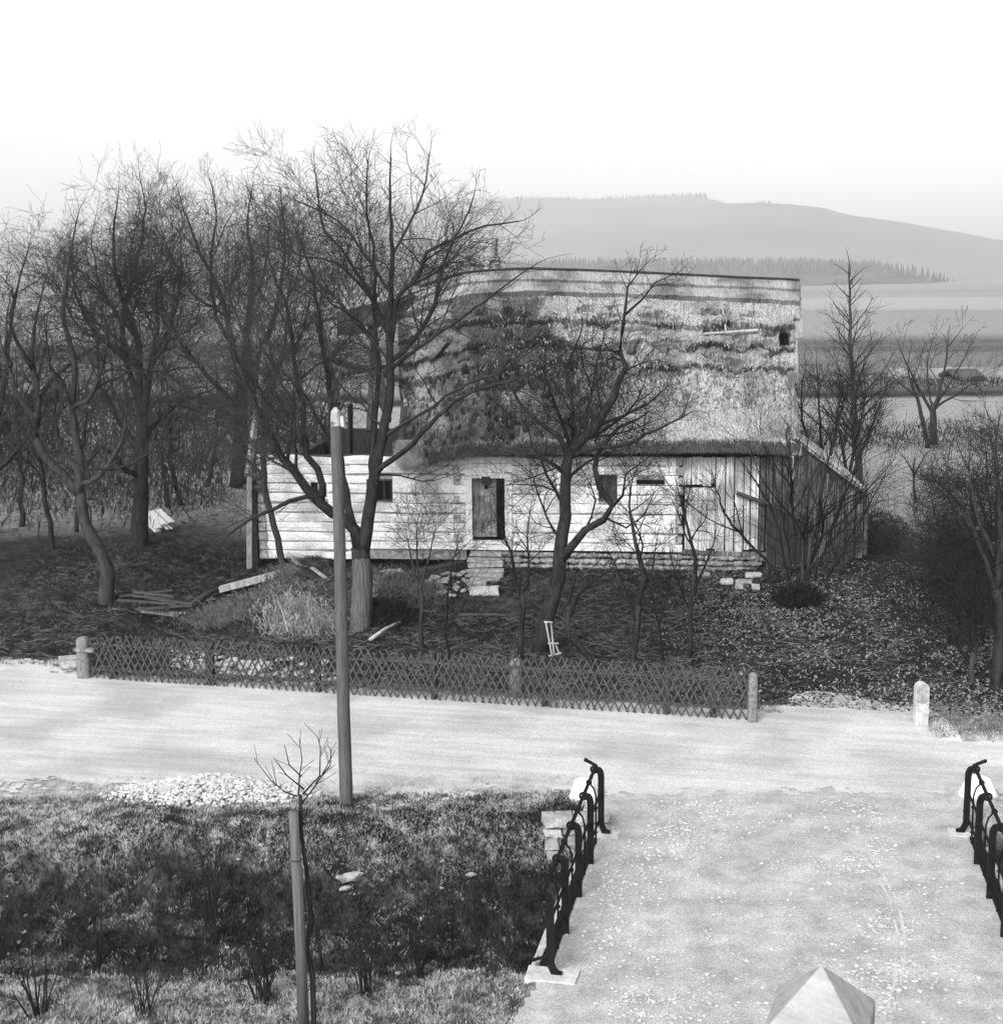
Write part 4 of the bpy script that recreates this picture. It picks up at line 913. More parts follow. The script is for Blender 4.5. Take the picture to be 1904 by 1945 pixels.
bc = at(1835, 1010, 29.5)
def tangle(name, c, rad, n, label, seed, m='twig_dark'):
    rg = np.random.RandomState(seed); q = rg.normal(0, 1, (n, 3)); q /= np.linalg.norm(q, axis=1)[:, None]; q *= rg.rand(n, 1)**.5; P = q*np.array(rad)+np.array(tuple(c))
    P = P+(vnoise(P[:, 0]*1.5, P[:, 2]*1.5, seed)[:, None]-.5)*.8; P[:, 2] = np.maximum(P[:, 2], g(P[:, 0], P[:, 1])+.1)
    dd = rg.normal(0, 1, (n, 3))+np.array([0, 0, .5]); dd /= np.linalg.norm(dd, axis=1)[:, None]; L = rg.uniform(.12, .42, (n, 1)); w = np.cross(dd, rg.normal(0, 1, (n, 3))); w = w/np.linalg.norm(w, axis=1)[:, None]*.0045
    V = np.stack([P-w, P+w, P+dd*L], 1).reshape(-1, 3); b = MB(); b.arr(V, np.arange(3*n).reshape(-1, 3)); tag(b.build(name, m), label, 'brushwood', kind='stuff')
tangle('brushwood', bc, (1.4, 1.4, 2.4), 15000, 'black tangle of fine brushwood inside the thicket at the right edge', 3)
# evergreen bush at the end of the lean-to, clumps and hedges: leafy or twiggy masses made of small blades
def bush(name, centre, rad, n, size, m, label, cat, seed, kind=None, group=None):
    rg = np.random.RandomState(seed); P = rg.normal(0, 1, (n, 3)); P /= np.linalg.norm(P, axis=1)[:, None]; P *= (rg.rand(n, 1)**.4)*(.75+.5*vnoise(P[:, 0]*3+9, P[:, 1]*3+P[:, 2]*2, seed))[:, None]
    P = P*np.array(rad)+np.array(tuple(centre)); P[:, 2] = np.maximum(P[:, 2], g(P[:, 0], P[:, 1])+.01)
    a = rg.normal(0, 1, (n, 3))*size; b = rg.normal(0, 1, (n, 3))*size*.5
    V = np.stack([P-a, P+b, P+a], 1).reshape(-1, 3); mb = MB(); mb.arr(V, np.arange(3*n).reshape(-1, 3)); o = mb.build(name, m); tag(o, label, cat, group, kind); return o
p = at(1672, 1010, 38.5); bush('evergreen_bush', (p.x, p.y, p.z-.1), (.75, .6, .7), 5000, .04, 'evergreen', 'low dark evergreen bush at the outer corner of the lean-to', 'bush', 1)
p = atg(1515, 1142); bush('dry_clump', (p.x, p.y, p.z+.1), (.6, .45, .32), 5000, .035, 'leaf_dark', 'dark mat of dead growth round the foot of the many-stemmed shrub', 'plant clump', 2)
p = at(535, 1060, 37.0)
def hedge(name, x0, x1, Y, h, n, m, label, seed, wy=1.0, size=.12):
    rg = np.random.RandomState(seed); x = rg.uniform(x0, x1, n); y = Y+rg.normal(0, wy, n); hh = h*(.5+.9*fbm(x*.35, y*.2, seed)); z = g(x, y)+hh*rg.rand(n)**.8
    P = np.stack([x, y, z], 1); a = rg.normal(0, 1, (n, 3))*size*np.array([.6, .6, 1.3]); b = rg.normal(0, 1, (n, 3))*size*.18
    V = np.stack([P-a, P+b, P+a], 1).reshape(-1, 3); mb = MB(); mb.arr(V, np.arange(3*n).reshape(-1, 3)); tag(mb.build(name, m), label, 'hedge', kind='stuff')
hedge('field_hedge', 8, 40, 63, 1.0, 14000, 'twig_dark', 'low dark hedge line between the right-hand slope and the field', 5, wy=1.2, size=.10)
hedge('hedgerow', -32, -7, 60, 3.0, 30000, 'twig', 'tangled brushwood behind the trees left of the cottage', 6, wy=3, size=.16)
hedge('far_hedge', 20, 60, 96, .7, 7000, 'twig_dark', 'dark hedge running in front of the distant farm walls', 7, wy=1.2, size=.16)
hedge('undergrowth', -22, -9.5, 47, 1.8, 16000, 'twig', 'grey undergrowth on the left slope beyond the thick black trunk', 8, wy=3, size=.12)

# ------------------------------------------------------------------ distant farm
def farmhouse(px0, px1, pyb, pye, pyr, Y, dep, label, m='far_wall'):
    a = at(px0, pyb, Y); c = at(px1, pyb, Y); e = at(px0, pye, Y).z; r = at(px0, pyr, Y).z; z0 = gz(a.x, Y)-.1
    h = empty('farmhouse', ((a.x+c.x)/2, Y, z0), label, 'house')
    b = MB(); b.box(((a.x+c.x)/2, Y+dep/2, (z0+e)/2), (c.x-a.x, dep, e-z0)); b.build('wall', m, h)
    b = MB(); x0, x1 = a.x-.4, c.x+.4
    V = [(x0, Y-.4, e), (x1, Y-.4, e), (x1, Y+dep/2, r), (x0, Y+dep/2, r), (x0, Y+dep+.4, e), (x1, Y+dep+.4, e)]; V += [(v[0], v[1], v[2]-.2) for v in V]
    b.add(V, [(0, 1, 2, 3), (3, 2, 5, 4), (7, 6, 9, 8), (8, 9, 10, 11), (0, 3, 9, 6), (3, 4, 10, 9), (1, 7, 8, 2), (2, 8, 11, 5), (0, 6, 7, 1), (4, 5, 11, 10)]); b.build('roof', 'field_dark', h)
    n = max(1, int((c.x-a.x)/2.4))
    for i in range(n):
        b = MB(); x = a.x+(c.x-a.x)*(i+.5)/n; b.box((x, Y-.0, z0+(e-z0)*.5), (.9, .12, 1.0)); b.build('window', 'board_dark', h)
farmhouse(1517, 1562, 752, 722, 697, 104, 8, 'pale farmhouse seen through the shrubs just right of the thatched roof')
farmhouse(1836, 1870, 766, 728, 706, 102, 7, 'small whitish gabled farmhouse behind the thicket at the right edge')
b = MB()
for k in range(24):
    a = at(1690+k*10, 740, 108); b.box((a.x, 108, gz(a.x, 108)+.3), (at(1700, 740, 108).x-at(1690, 740, 108).x-.01, .4, .8+random.uniform(-.1, .1)))
tag(b.build('field_wall', 'far_wall'), 'long low pale wall crossing the field between the distant farmhouses', 'wall')

# ------------------------------------------------------------------ lattice fence
FB = [(168, 1289), (500, 1317), (1000, 1351), (1432, 1370)]
fpts = [atg(*q) for q in FB]; fa = fpts[0]; fb = fpts[-1]; fL = (fb-fa).length; fd = (fb-fa); fd.z = 0; fd.normalize(); fn = Vector((fd.y, -fd.x, 0))
fence = empty('lattice_fence', fa, 'long low wooden lattice fence along the far side of the road', 'fence')
def fp(s, z, off=0):
    q = fa+fd*s+fn*off; return Vector((q.x, q.y, gz(q.x, fence_line(q.x)-.3)+z))
lt = MB(); rg = random.Random(4)
def fh(s): return .95+.03*math.sin(s*.9)+(.10*(s/fL-.4))
s = .05
while s < fL:
    sag = rg.uniform(-.02, .02); h = fh(s)+rg.uniform(-.05, .05)
    if rg.random() > .03: lt.beam(fp(s, .02, -.012), fp(min(s+h*.50+sag, fL+.05), h, -.012), .030, .012, up=fn)
    s += .145*rg.uniform(.85, 1.15)
s = .35
while s < fL+.4:
    h = fh(s)+rg.uniform(-.08, .05); sag = rg.uniform(-.03, .03); s1 = s-h*.50+sag
    if s1 > -.05 and rg.random() > .05: lt.beam(fp(min(s, fL), .02, .012), fp(s1, h, .012), .030, .012, up=fn)
    s += .145*rg.uniform(.85, 1.15)
lt.build('lattice', 'lattice', fence)
for s, w in ((.55, .1), (2.7, .14), (5.0, .1), (7.4, .11), (9.6, .1), (11.9, .12), (fL-.75, .12)):
    b = MB(); b.beam(fp(s, -.2, -.09), fp(s+rg.uniform(-.04, .04), fh(s)-.05, -.09), w, w, up=fn); b.build('post', 'board_dark', fence)
for z in (.22, .74):
    b = MB(); n = 9
    for k in range(n): b.beam(fp(fL*k/n, z+rg.uniform(-.02, .02), -.04), fp(fL*(k+1)/n-.02, z+rg.uniform(-.02, .02), -.04), .05, .03, up=fn)
    b.build('rail', 'lattice', fence)
def stone_post(px, py, w, h, label, sqr=4):
    p = atg(px, py); e = empty('stone_post', p, label, 'post', 'stone posts along the lattice fence')
    b = MB(); n = 14; ring = []
    prof = [(0, 1.05), (.3, 1.0), (.8, .94), (.93, .88), (.98, .7), (1.0, .3)]
    for t, k in prof:
        for i in range(n):
            a = 2*math.pi*i/n; cx_, cy_ = math.cos(a), math.sin(a); q = (abs(cx_)**sqr+abs(cy_)**sqr)**(-1/sqr)
            ring.append((p.x+cx_*q*w/2*k*random.uniform(.97, 1.03), p.y+cy_*q*w/2*k, p.z-.05+t*h))
    b.add(ring, [(r*n+i, r*n+(i+1) % n, (r+1)*n+(i+1) % n, (r+1)*n+i) for r in range(len(prof)-1) for i in range(n)]+[tuple((len(prof)-1)*n+i for i in range(n))])
    b.build('shaft', 'granite', e, smooth=True); return e, p
e, p = stone_post(161, 1287, .27, .92, 'rounded whitish stone post with a ledge at the left end of the lattice fence')
b = MB(); b.box((p.x+.08, p.y-.05, p.z+.62), (.5, .26, .06), rz=-.2); b.build('ledge', 'board', e)
slab('footing_stone', 140, 1268, .55, .4, .22, 'pale footing stone at the left foot of the first fence post', 'stone', .3)
stone_post(1428, 1371, .17, .98, 'squared grey stone post closing the right end of the lattice fence', sqr=12)
stone_post(979, 1322, .24, .80, 'pale stone post half hidden behind the middle of the lattice fence')
# milestone
p = atg(1747, 1377); ms = empty('milestone', p, 'pale round-headed roadside stone with a grey weathered top, right of the footpath', 'milestone')
b = MB(); w, dpt, h = .235, .16, .80; n = 12; out = [(-w/2, -.1), (-w/2, h-w/2)]+[(-w/2*math.cos(a), h-w/2+w/2*math.sin(a)) for a in np.linspace(.2, math.pi-.2, n)]+[(w/2, h-w/2), (w/2, -.1)]
V = [(p.x+x, p.y-dpt/2, p.z+z) for x, z in out]+[(p.x+x, p.y+dpt/2, p.z+z) for x, z in out]; k = len(out)
b.add(V, [tuple(range(k)), tuple(range(2*k-1, k-1, -1))]+[(i, (i+1) % k+0, (i+1) % k+k, i+k) for i in range(k)]); b.build('stone', 'stone_white', ms)
b = MB(); out2 = [(-w/2+.012, h-.36), (-w/2+.012, h-w/2)]+[((-w/2+.012)*math.cos(a), h-w/2+(w/2-.012)*math.sin(a)) for a in np.linspace(.2, math.pi-.2, n)]+[(w/2-.012, h-w/2), (w/2-.012, h-.34), (.03, h-.39), (-.04, h-.37)]
k = len(out2); V = [(p.x+x, p.y-dpt/2-.004, p.z+z) for x, z in out2]+[(p.x+x, p.y-dpt/2+.02, p.z+z) for x, z in out2]
b.add(V, [tuple(range(k)), tuple(range(2*k-1, k-1, -1))]+[(i, (i+1) % k, (i+1) % k+k, i+k) for i in range(k)]); b.build('weathered_face', 'stone_grey', ms)

# ------------------------------------------------------------------ pole, stake, sapling
def px_up(px0, py0, py_top, Y=None, top=None):
    p = atg(px0, py0) if Y is None else at(px0, py0, Y); q = at(top if top else px0, py_top, p.y); return p, q
p, q = px_up(658, 1531, 775, top=637)
pole = empty('wooden_pole', p, 'tall bare wooden pole with a pointed top standing beside the road', 'pole')
b = MB(); H = q.z-p.z
prof = [(-.1, .105), (.0, .103), (H*.25, .099), (H*.5, .094), (H*.75, .088), (H*.965, .084), (H*.967, .082), (H*.985, .045), (H, .02)]
b.tube([(p.x+(q.x-p.x)*z/H+.006*math.sin(z*3), p.y, p.z+z) for z, r in prof], [r for z, r in prof], 16); b.build('shaft', 'pole_wood', pole, smooth=True)
b = MB(); b.box((q.x+.095, q.y-.02, q.z-.2), (.05, .04, .16), jit=.01); b.build('insulator_stub', 'concrete', pole)
b = MB(); b.tube([(q.x, q.y, q.z-.26), (q.x, q.y, q.z-.05), (q.x, q.y, q.z+.012)], [.088, .07, .025], 14); b.build('pointed_cap', 'beam_pale', pole)
Yk = 13.9; q = at(557, 1541, Yk); r_ = at(576, 1945, Yk); zb = gz(r_.x+.0, Yk)
st = empty('tree_stake', (r_.x+.03, Yk, zb), 'thick round stake tied beside the young tree at the bottom left of centre', 'stake')
dirv = (q-r_).normalized(); bt = r_-dirv*((r_.z-zb+.1)/dirv.z); b = MB(); b.tube([bt, bt.lerp(q, .5)+Vector((.008, 0, 0)), q], [.062, .058, .052], 14); b.build('shaft', 'stake_wood', st, smooth=True)
b = MB(); c = bt.lerp(q, .80)
b.tube([c+Vector((.06*math.cos(a), .06*math.sin(a), .0)) for a in np.linspace(0, 6.28, 14)], .004, 5, cap=False); b.build('wire_tie', 'iron', st)
t = Tree(91); Y = 14.0; P = PP(gnarl=.06, up=.2, levels=2, dens=5, lmin=.15, lk=.75, rmin=.003, ang=(25, 45), rk=.012)
t.limb(L3(Y, (598, 2060), (597, 1945), (596, 1850), (586, 1750), (578, 1650), (573, 1570), (570, 1510)), .034, .020, PP(levels=0), tip=False)
for pts in ([(570, 1515), (576, 1470), (575, 1440), (568, 1402)], [(571, 1495), (545, 1470), (520, 1440)], [(570, 1512), (540, 1500), (510, 1475), (482, 1440)], [(570, 1515), (600, 1490), (620, 1460), (636, 1425)], [(575, 1510), (605, 1470), (608, 1420), (603, 1400)], [(574, 1480), (555, 1455), (540, 1415)], [(600, 1485), (625, 1450), (628, 1420)]):
    t.limb(L3(Y, *pts), .011, .004, P, .3, lev=0, tip=False)
t.build('young_tree', 'thin young tree with a small bare crown beside the stake, in front of the road', 'tree', None, (at(598, 1990, Y).x, Y, gz(at(598, 1990, Y).x, Y)), 'bark_dark', 'twig_dark', split=.018)
# timber post with pyramid top, close below the camera
Y = 5.6; ax = at(1560, 1833, Y); l = at(1448, 1908, Y); r_ = at(1664, 1925, Y)
pst = empty('gate_post', (ax.x, ax.y, gz(ax.x, ax.y)), 'pale square timber post with a pyramid top at the bottom edge', 'post')
w = (r_.x-l.x)*.86; ang = R(-20); zc = ax.z-.235
cs = [Vector((ax.x, ax.y, 0))+Matrix.Rotation(ang, 3, 'Z') @ Vector((sx*w/2, sy*w/2, 0)) for sx, sy in ((-1, -1), (1, -1), (1, 1), (-1, 1))]
b = MB(); V = [(c.x, c.y, zc) for c in cs]+[(ax.x, ax.y, ax.z)]; b.add(V, [(0, 1, 4), (1, 2, 4), (2, 3, 4), (3, 0, 4), (3, 2, 1, 0)]); b.build('pyramid_top', 'post_wood', pst); bv = pst.children[0].modifiers.new('worn_edges', 'BEVEL'); bv.width = .006; bv.segments = 2
b = MB(); V = [(c.x, c.y, gz(c.x, c.y)-.1) for c in cs]+[(c.x, c.y, zc-.002) for c in cs]; b.add(V, [(0, 1, 5, 4), (1, 2, 6, 5), (2, 3, 7, 6), (3, 0, 4, 7), (3, 2, 1, 0), (4, 5, 6, 7)]); b.build('shaft', 'post_wood', pst)

# ------------------------------------------------------------------ bridge rails
def railing(name, posts, out, label, ends):
    """posts: ground points near to far; out: -1 when the outer side is left"""
    e = empty(name, posts[0], label, 'railing', 'iron bridge railings'); H = 1.04
    d = (posts[-1]-posts[0]); d.z = 0; d.normalize(); o = Vector((d.y, -d.x, 0))*(-1 if out < 0 else 1)
    o = o if o.x*out > 0 else -o
    tops = []
    for k, p in enumerate(posts):
        b = MB(); endp = k in (0, len(posts)-1); z0 = .02 if endp else -.12; w, th = .09, .035
        path = [Vector((0, 0, z0)), Vector((0, 0, .4)), Vector((0, 0, H-.16))]
        for a in np.linspace(0, math.pi*.62, 7): path.append(o*(.075-.075*math.cos(a))+Vector((0, 0, H-.16+.11*math.sin(a)*1.15)))
        if endp: path = [-o*.13+Vector((0, 0, .022)), -o*.05+Vector((0, 0, .05)), Vector((0, 0, .16))]+path[1:]
        pth = [p+q for q in path]; V = []
        for i, q in enumerate(pth):
            tg = (pth[min(i+1, len(pth)-1)]-pth[max(i-1, 0)]).normalized(); nn = tg.cross(d).normalized()
            for a, c in ((-1, -1), (1, -1), (1, 1), (-1, 1)): V.append(q+d*(a*th/2)+nn*(c*w/2*(1 if i < len(pth)-3 else .7)))
        nn_ = len(pth); b.add(V, [(i*4+j, i*4+(j+1) % 4, i*4+4+(j+1) % 4, i*4+4+j) for i in range(nn_-1) for j in range(4)]+[(3, 2, 1, 0), tuple((nn_-1)*4+j for j in range(4))])
        c = p+o*.10+Vector((0, 0, H-.055)); tops.append(c)
        b.tube([c+o*(.048*math.cos(a))+Vector((0, 0, .048*math.sin(a))) for a in np.linspace(0, 6.28, 12)], .018, 6, cap=False)
        b.build('post', 'iron', e)
    # hand rail with curled ends
    n0 = tops[0]-d*.05; f0 = tops[-1]+d*.05
    pts = [n0+o*.24-d*.12-Vector((0, 0, .04)), n0+o*.15-d*.08-Vector((0, 0, .015)), n0+o*.06-d*.03, n0]+tops+[f0+d*.12+Vector((0, 0, .0)), f0+d*.17+o*.08+Vector((0, 0, .02)), f0+d*.19+o*.16+Vector((0, 0, .05))]
    if ends == 'far': pts = [n0-d*1.5]+tops+[f0+d*.12, f0+d*.17+o*.08+Vector((0, 0, .02)), f0+d*.19+o*.16+Vector((0, 0, .05))]
    b = MB(); b.tube(pts, .026, 10); b.rock(pts[-1], .035, (1, 1, 1)); b.rock(pts[0], .035, (1, 1, 1)); b.build('hand_rail', 'iron', e, smooth=False)
    for z in (.62, .25):
        a = posts[0]+Vector((0, 0, z)); c = posts[-1]+Vector((0, 0, z)); b = MB(); bb = [a+o*.19-d*.06-Vector((0, 0, .03)), a+o*.06-d*.02, a+d*.1+o*.02, c-d*.1+o*.02, c+o*.02]; b.tube(bb, .019, 8); b.rock(bb[0], .028, (1, 1, 1)); b.build('lower_rail', 'iron', e)
    for k in range(len(posts)-1):
        m = (posts[k]+posts[k+1])/2; tpt = (tops[k]+tops[k+1])/2; b = MB()
        b.tube([m+Vector((0, 0, .08)), m+Vector((0, 0, H-.25)), m+o*.03+Vector((0, 0, H-.14)), m+o*.085+Vector((0, 0, H-.075))], .013, 7)
        b.tube([tpt+o*(.034*math.cos(a))+Vector((0, 0, .034*math.sin(a))) for a in np.linspace(0, 6.28, 10)], .011, 5, cap=False)
        for z in (.62, .25): b.rock(m+Vector((0, 0, z)), .03, (1, 1, 1))
        b.build('baluster', 'iron', e)
    return e, d, o
lp = [atz(x, y) for x, y in ((1045, 1855), (1079, 1779), (1105, 1707), (1128, 1645), (1141, 1585))]
a, c = lp[0], lp[-1]; lp = [a.lerp(c, k/4) for k in range(5)]
railing('bridge_railing', lp, -1, 'black iron railing on the left side of the bridge, both curled ends in view', 'both')
rp2 = [atz(x, y) for x, y in ((1906, 1781), (1833, 1584))]; a, c = rp2; step = (c-a)/3; rpp = [a-step*2, a-step, a, a+step, a+step*2, c]
railing('bridge_railing', rpp, 1, 'black iron railing on the right side of the bridge, cut off by the right edge', 'far')
# bridge edge beams, pads, wing wall
br = empty('bridge_edge', lp[0], 'dark steel edge beams and concrete kerbs carrying the bridge railings', 'bridge')
for P0, P1, s in ((lp[0], lp[-1], -1), (rpp[0], rpp[-1], 1)):
    d = (P1-P0).normalized(); b = MB(); off = Vector((s*.10, 0, 0)); b.beam(P0+d*.2+off+Vector((0, 0, -.11)), P1-d*.2+off+Vector((0, 0, -.11)), .14, .29); b.build('edge_beam', 'iron', br)
    b = MB(); off = Vector((s*.25, 0, 0)); b.beam(P0+off+Vector((0, 0, -.75)), P1+off+Vector((0, 0, -.75)), .2, 1.1); b.build('side_wall', 'concrete', br)
for p, l_, sz, hh_ in ((lp[0], 'pale concrete pad under the near post of the left railing', (.60, .32), .12), (lp[-1], 'pale concrete pad under the far post of the left railing', (.5, .3), .10), (rpp[-1], 'pale concrete pad under the far post of the right railing', (.45, .3), .1)):
    b = MB(); sgn = 1 if p is rpp[-1] else -1
    b.box((p.x+(.02 if sgn < 0 else -.02), p.y, .0), (sz[0], sz[1], hh_-.06), rz=R(-12), jit=.006); tag(b.build('concrete_pad', 'concrete'), l_, 'pad')
def bollard(px, Y, top_py, rb, rt, label):
    q = at(px, top_py, Y); p = Vector((q.x, Y, gz(q.x, Y))); H = q.z-p.z; b = MB(); prof = [(-.1, rb*1.02), (0, rb), (H*.5, (rb+rt)/2), (H*.93, rt), (H*.985, rt*.9), (H, rt*.7)]
    b.tube([(p.x, p.y, p.z+z) for z, r in prof], [r for z, r in prof], 22); tag(b.build('guard_stone', 'limewash', smooth=True), label, 'bollard', 'whitewashed guard stones at the bridge')
bollard(1108, 20.75, 1481, .24, .145, 'whitewashed guard stone behind the far end of the left railing')
bollard(1858, 20.75, 1478, .30, .18, 'whitewashed guard stone behind the far end of the right railing')
b = MB(); rg = random.Random(12)
zr = -1.3
while zr < .06:
    hr = rg.uniform(.11, .2); x = .62+rg.uniform(-.06, .06)
    while x < 1.35:
        wr = rg.uniform(.13, .34); b.box((x+wr/2, 19.62+rg.uniform(-.05, .05)+.2*(x-.6), zr+hr/2), (wr*.93, .3, hr*.9), rz=rg.uniform(-.15, .15), jit=.028); x += wr
    zr += hr
b.box((1.05, 19.85, -.6), (.7, .3, 1.2)); tag(b.build('wing_wall', 'stone'), 'rough wall of pale stones holding the bank at the left side of the bridge', 'wall')

# ------------------------------------------------------------------ loose things in the yard
b = MB(); tr = empty('broken_trestle', atg(1050, 1248), 'broken pale wooden trestle propped at the foot of the twisted tree', 'trestle'); Y = 30.2
for nm, segs in (('leg', ((1036, 1180, 1048, 1246), (1046, 1182, 1052, 1244), (1054, 1222, 1062, 1243))), ('rung', ((1033, 1181, 1049, 1182), (1040, 1222, 1060, 1222), (1042, 1246, 1066, 1240)))):
    for s_ in segs:
        b = MB(); b.beam(at(s_[0], s_[1], Y), at(s_[2], s_[3], Y-.1), .03, .03); b.build(nm, 'beam_pale', tr)
def plank(name, a, c, w, h, label, m='beam', rnd=False, cat='timber', group='fallen timbers round the ruin', lift=.06):
    pa = atg(*a); pc = atg(*c); pa.z += lift; pc.z += lift; b = MB()
    if rnd: b.tube([pa, pa.lerp(pc, .5)+Vector((0, 0, .04)), pc], [w*.6, w*.55, w*.4], 8)
    else: b.beam(pa, pc, w, h, jit=.01)
    tag(b.build(name, m, smooth=rnd), label, cat, group)
plank('fallen_log', (418, 1130), (540, 1098), .24, .16, 'long pale squared log lying on the rubble below the ruined corner', 'beam_pale', lift=.15)
plank('fallen_log', (345, 1168), (425, 1120), .13, .1, 'dark log slanting down to the left from the pale squared log', 'beam', True, lift=.1)
plank('fallen_log', (280, 1172), (410, 1152), .09, .1, 'thin dark branch lying flat left of the rubble', 'bark_dark', True)
plank('fallen_pole', (702, 1225), (760, 1190), .08, .06, 'pale stick slanting out of the rubble right of the wooden pole', 'beam_pale', True, lift=.12)
plank('fallen_beam', (740, 1110), (880, 1078), .3, .2, 'weathered beam lying along the foot of the wall left of the steps', 'beam', lift=.1)
plank('plank', (556, 1080), (572, 1092), .08, .05, 'short pale lath standing out of the mound below the wall', 'beam_pale', lift=.25)
plank('plank', (592, 1092), (620, 1112), .08, .05, 'pale lath lying on the mound just left of the wooden pole', 'beam_pale', lift=.2)
plank('fallen_pole', (870, 1172), (1010, 1178), .06, .05, 'long thin pole lying in the yard below the door stone', 'beam', True)
plank('cane', (525, 1150), (548, 1225), .025, .02, 'thin pale cane leaning over the straw behind the fence', 'beam_pale', True, lift=.3)
for k in range(9):
    a = random.uniform(215, 280); y = random.uniform(1138, 1180)
    pa = atg(a, y); b = MB(); an = random.uniform(-.5, .6); L = random.uniform(.7, 1.5); b.beam(pa+Vector((0, 0, .08+.03*k)), pa+Vector((L*math.cos(an), L*math.sin(an)*.6, .02+random.uniform(0, .28))), .07, .05)
    tag(b.build('loose_plank', ('beam', 'beam', 'board')[k % 3]), ('lowest', 'longest', 'darkest', 'shortest', 'topmost', 'most tilted', 'rearmost', 'nearest', 'palest')[k]+' weathered plank in the tumbled heap right of the crooked tree foot', 'plank', 'planks heaped beside the crooked tree')
for k, (x0, y0, x1, y1) in enumerate(((277, 972, 302, 1003), (285, 970, 312, 996), (295, 975, 322, 1005), (275, 985, 300, 1010), (300, 968, 326, 992))):
    pa = at(x0, y0, 42.5+.06*k); pc = at(x1, y1, 41.8+.06*k); b = MB(); b.beam(pa, pc, .2, .03); tag(b.build('pale_board', 'frame_white'), ('leftmost', 'second', 'third', 'lowest', 'rightmost')[k]+' whitish board in the leaning stack right of the thick black trunk', 'board', 'boards stacked behind the black trunk')
# thatch heaps fallen from the roof
def heap(px, py, rad, n, m, label, seed, L=.24):
    n = int(n*1.8)
    rg = np.random.RandomState(seed); c = atg(px, py); P = rg.normal(0, .5, (n, 3))*np.array(rad); P[:, 2] = np.abs(P[:, 2]); P += np.array(tuple(c)); P[:, 2] += (g(P[:, 0], P[:, 1])-c.z)*.8
    main = np.array([rg.uniform(-.6, .6), -.2, -.5]); T = P+(main+rg.normal(0, .35, (n, 3)))*L; w = rg.normal(0, .006, (n, 3))
    V = np.stack([P-w, P+w, T], 1).reshape(-1, 3); b = MB(); b.arr(V, np.arange(3*n).reshape(-1, 3)); tag(b.build('straw_heap', m), label, 'straw heap', 'fallen thatch below the ruin', 'stuff')
heap(570, 1190, (.75, .5, .55), 6000, 'straw_c', 'bright bundle of fallen thatch behind the fence left of the pole', 1)
heap(535, 1125, (.45, .5, .5), 3500, 'straw_b', 'dull bundle of fallen thatch above the bright one', 2)
heap(625, 1150, (.8, .5, .4), 5000, 'straw_b', 'flattened grey thatch round the foot of the tallest tree', 3)
heap(765, 1130, (.9, .6, .4), 5000, 'straw_b', 'grey thatch strewn right of the tallest tree trunk', 4)
heap(440, 1165, (1.2, .6, .3), 5000, 'straw_b', 'thatch litter left of the rubble mound', 5)
heap(735, 1175, (.7, .4, .45), 3500, 'leaf_dark', 'dark heap of rotten thatch right of the tallest tree', 6)
b = MB()
for k in range(120):
    px = random.uniform(700, 900); p = atg(px, random.uniform(1085, 1135)); b.rock((p.x, p.y, p.z+.03), random.uniform(.05, .16), (1.2, 1, .6))
tag(b.build('rubble', 'stone_grey'), 'scattered grey rubble between the tallest tree and the steps', 'rubble', kind='stuff')
b = MB()
for k in range(150):
    px = random.uniform(330, 640); py = 1255+(px-330)*.12+random.gauss(0, 12); p = atg(px, py); b.rock((p.x, p.y, p.z+.02), random.uniform(.04, .15), (1.3, 1, .5))
tag(b.build('rubble', 'stone'), 'pale rubble strewn behind the left part of the fence', 'rubble', kind='stuff')

rg = np.random.RandomState(77); n = 9000; x = rg.uniform(-12, 9, n); y = rg.uniform(26, 37.5, n); ok = (y-fence_line(x) > .6) & (fbm(x*.8, y*.8, 15) > .45); x = x[ok]; y = y[ok]; n = len(x)
P = np.stack([x, y, g(x, y)+rg.uniform(.01, .05, n)], 1); a = rg.uniform(0, 6.28, n); L = rg.uniform(.1, .5, (n, 1)); dd = np.stack([np.cos(a), np.sin(a), rg.uniform(-.05, .5, n)], 1)*L; w = np.stack([0*a, 0*a+.4, 0*a+1], 1)*.007
b = MB(); b.arr(np.stack([P-w, P+w, P+dd], 1).reshape(-1, 3), np.arange(3*n).reshape(-1, 3)); tag(b.build('fallen_twigs', 'grass_mid'), 'broken twigs strewn over the dark yard', 'twigs', kind='stuff')

# ------------------------------------------------------------------ gravel heap, pebbles
b = MB(); c = atz(400, 1508); rg = random.Random(3)
for k in range(6500):
    u = rg.gauss(0, .42); v = rg.gauss(0, .42)
    if u*u+v*v > 1: continue
    x = c.x+u*1.75-v*.1; y = c.y+v*.62+(-.0)*u; h = .32*math.exp(-(u*u*2.2+v*v*2.2))*rg.random()**.35; s_ = rg.uniform(.014, .034)*(1 if rg.random() < .93 else 1.5)
    b.rock((x, y, gz(x, y)+h), s_, (1.2, 1, .75))
tag(b.build('stone_heap', 'stone_white'), 'low heap of white broken road stones at the near road edge left of the pole', 'stone heap', kind='stuff')
b = MB()
for k in range(22000):
    y = rg.uniform(12.5, 20.6); x = rg.uniform(rail_left(y)+.15, rail_right(y)-.1)
    d1 = abs((x-rail_left(y))-1.15-.25*math.sin(y)); d2 = abs((rail_right(y)-x)-1.4); keep = (math.exp(-(d1/.42)**2)*1.3*(1 if y > 16.8 else .5)+.45*math.exp(-(d2/.5)**2)+.06)*(1.9 if float(vnoise(x*2.2, y*1.6, 66)) > .5 else .35)
    if rg.random() > keep: continue
    s_ = .006+.024*rg.random()**3; b.rock((x, y, .012+s_*.1), s_, (1.3, 1, .45))
tag(b.build('pebbles', 'pebble'), 'flat white pebbles showing through the bridge gravel', 'pebbles', kind='stuff')
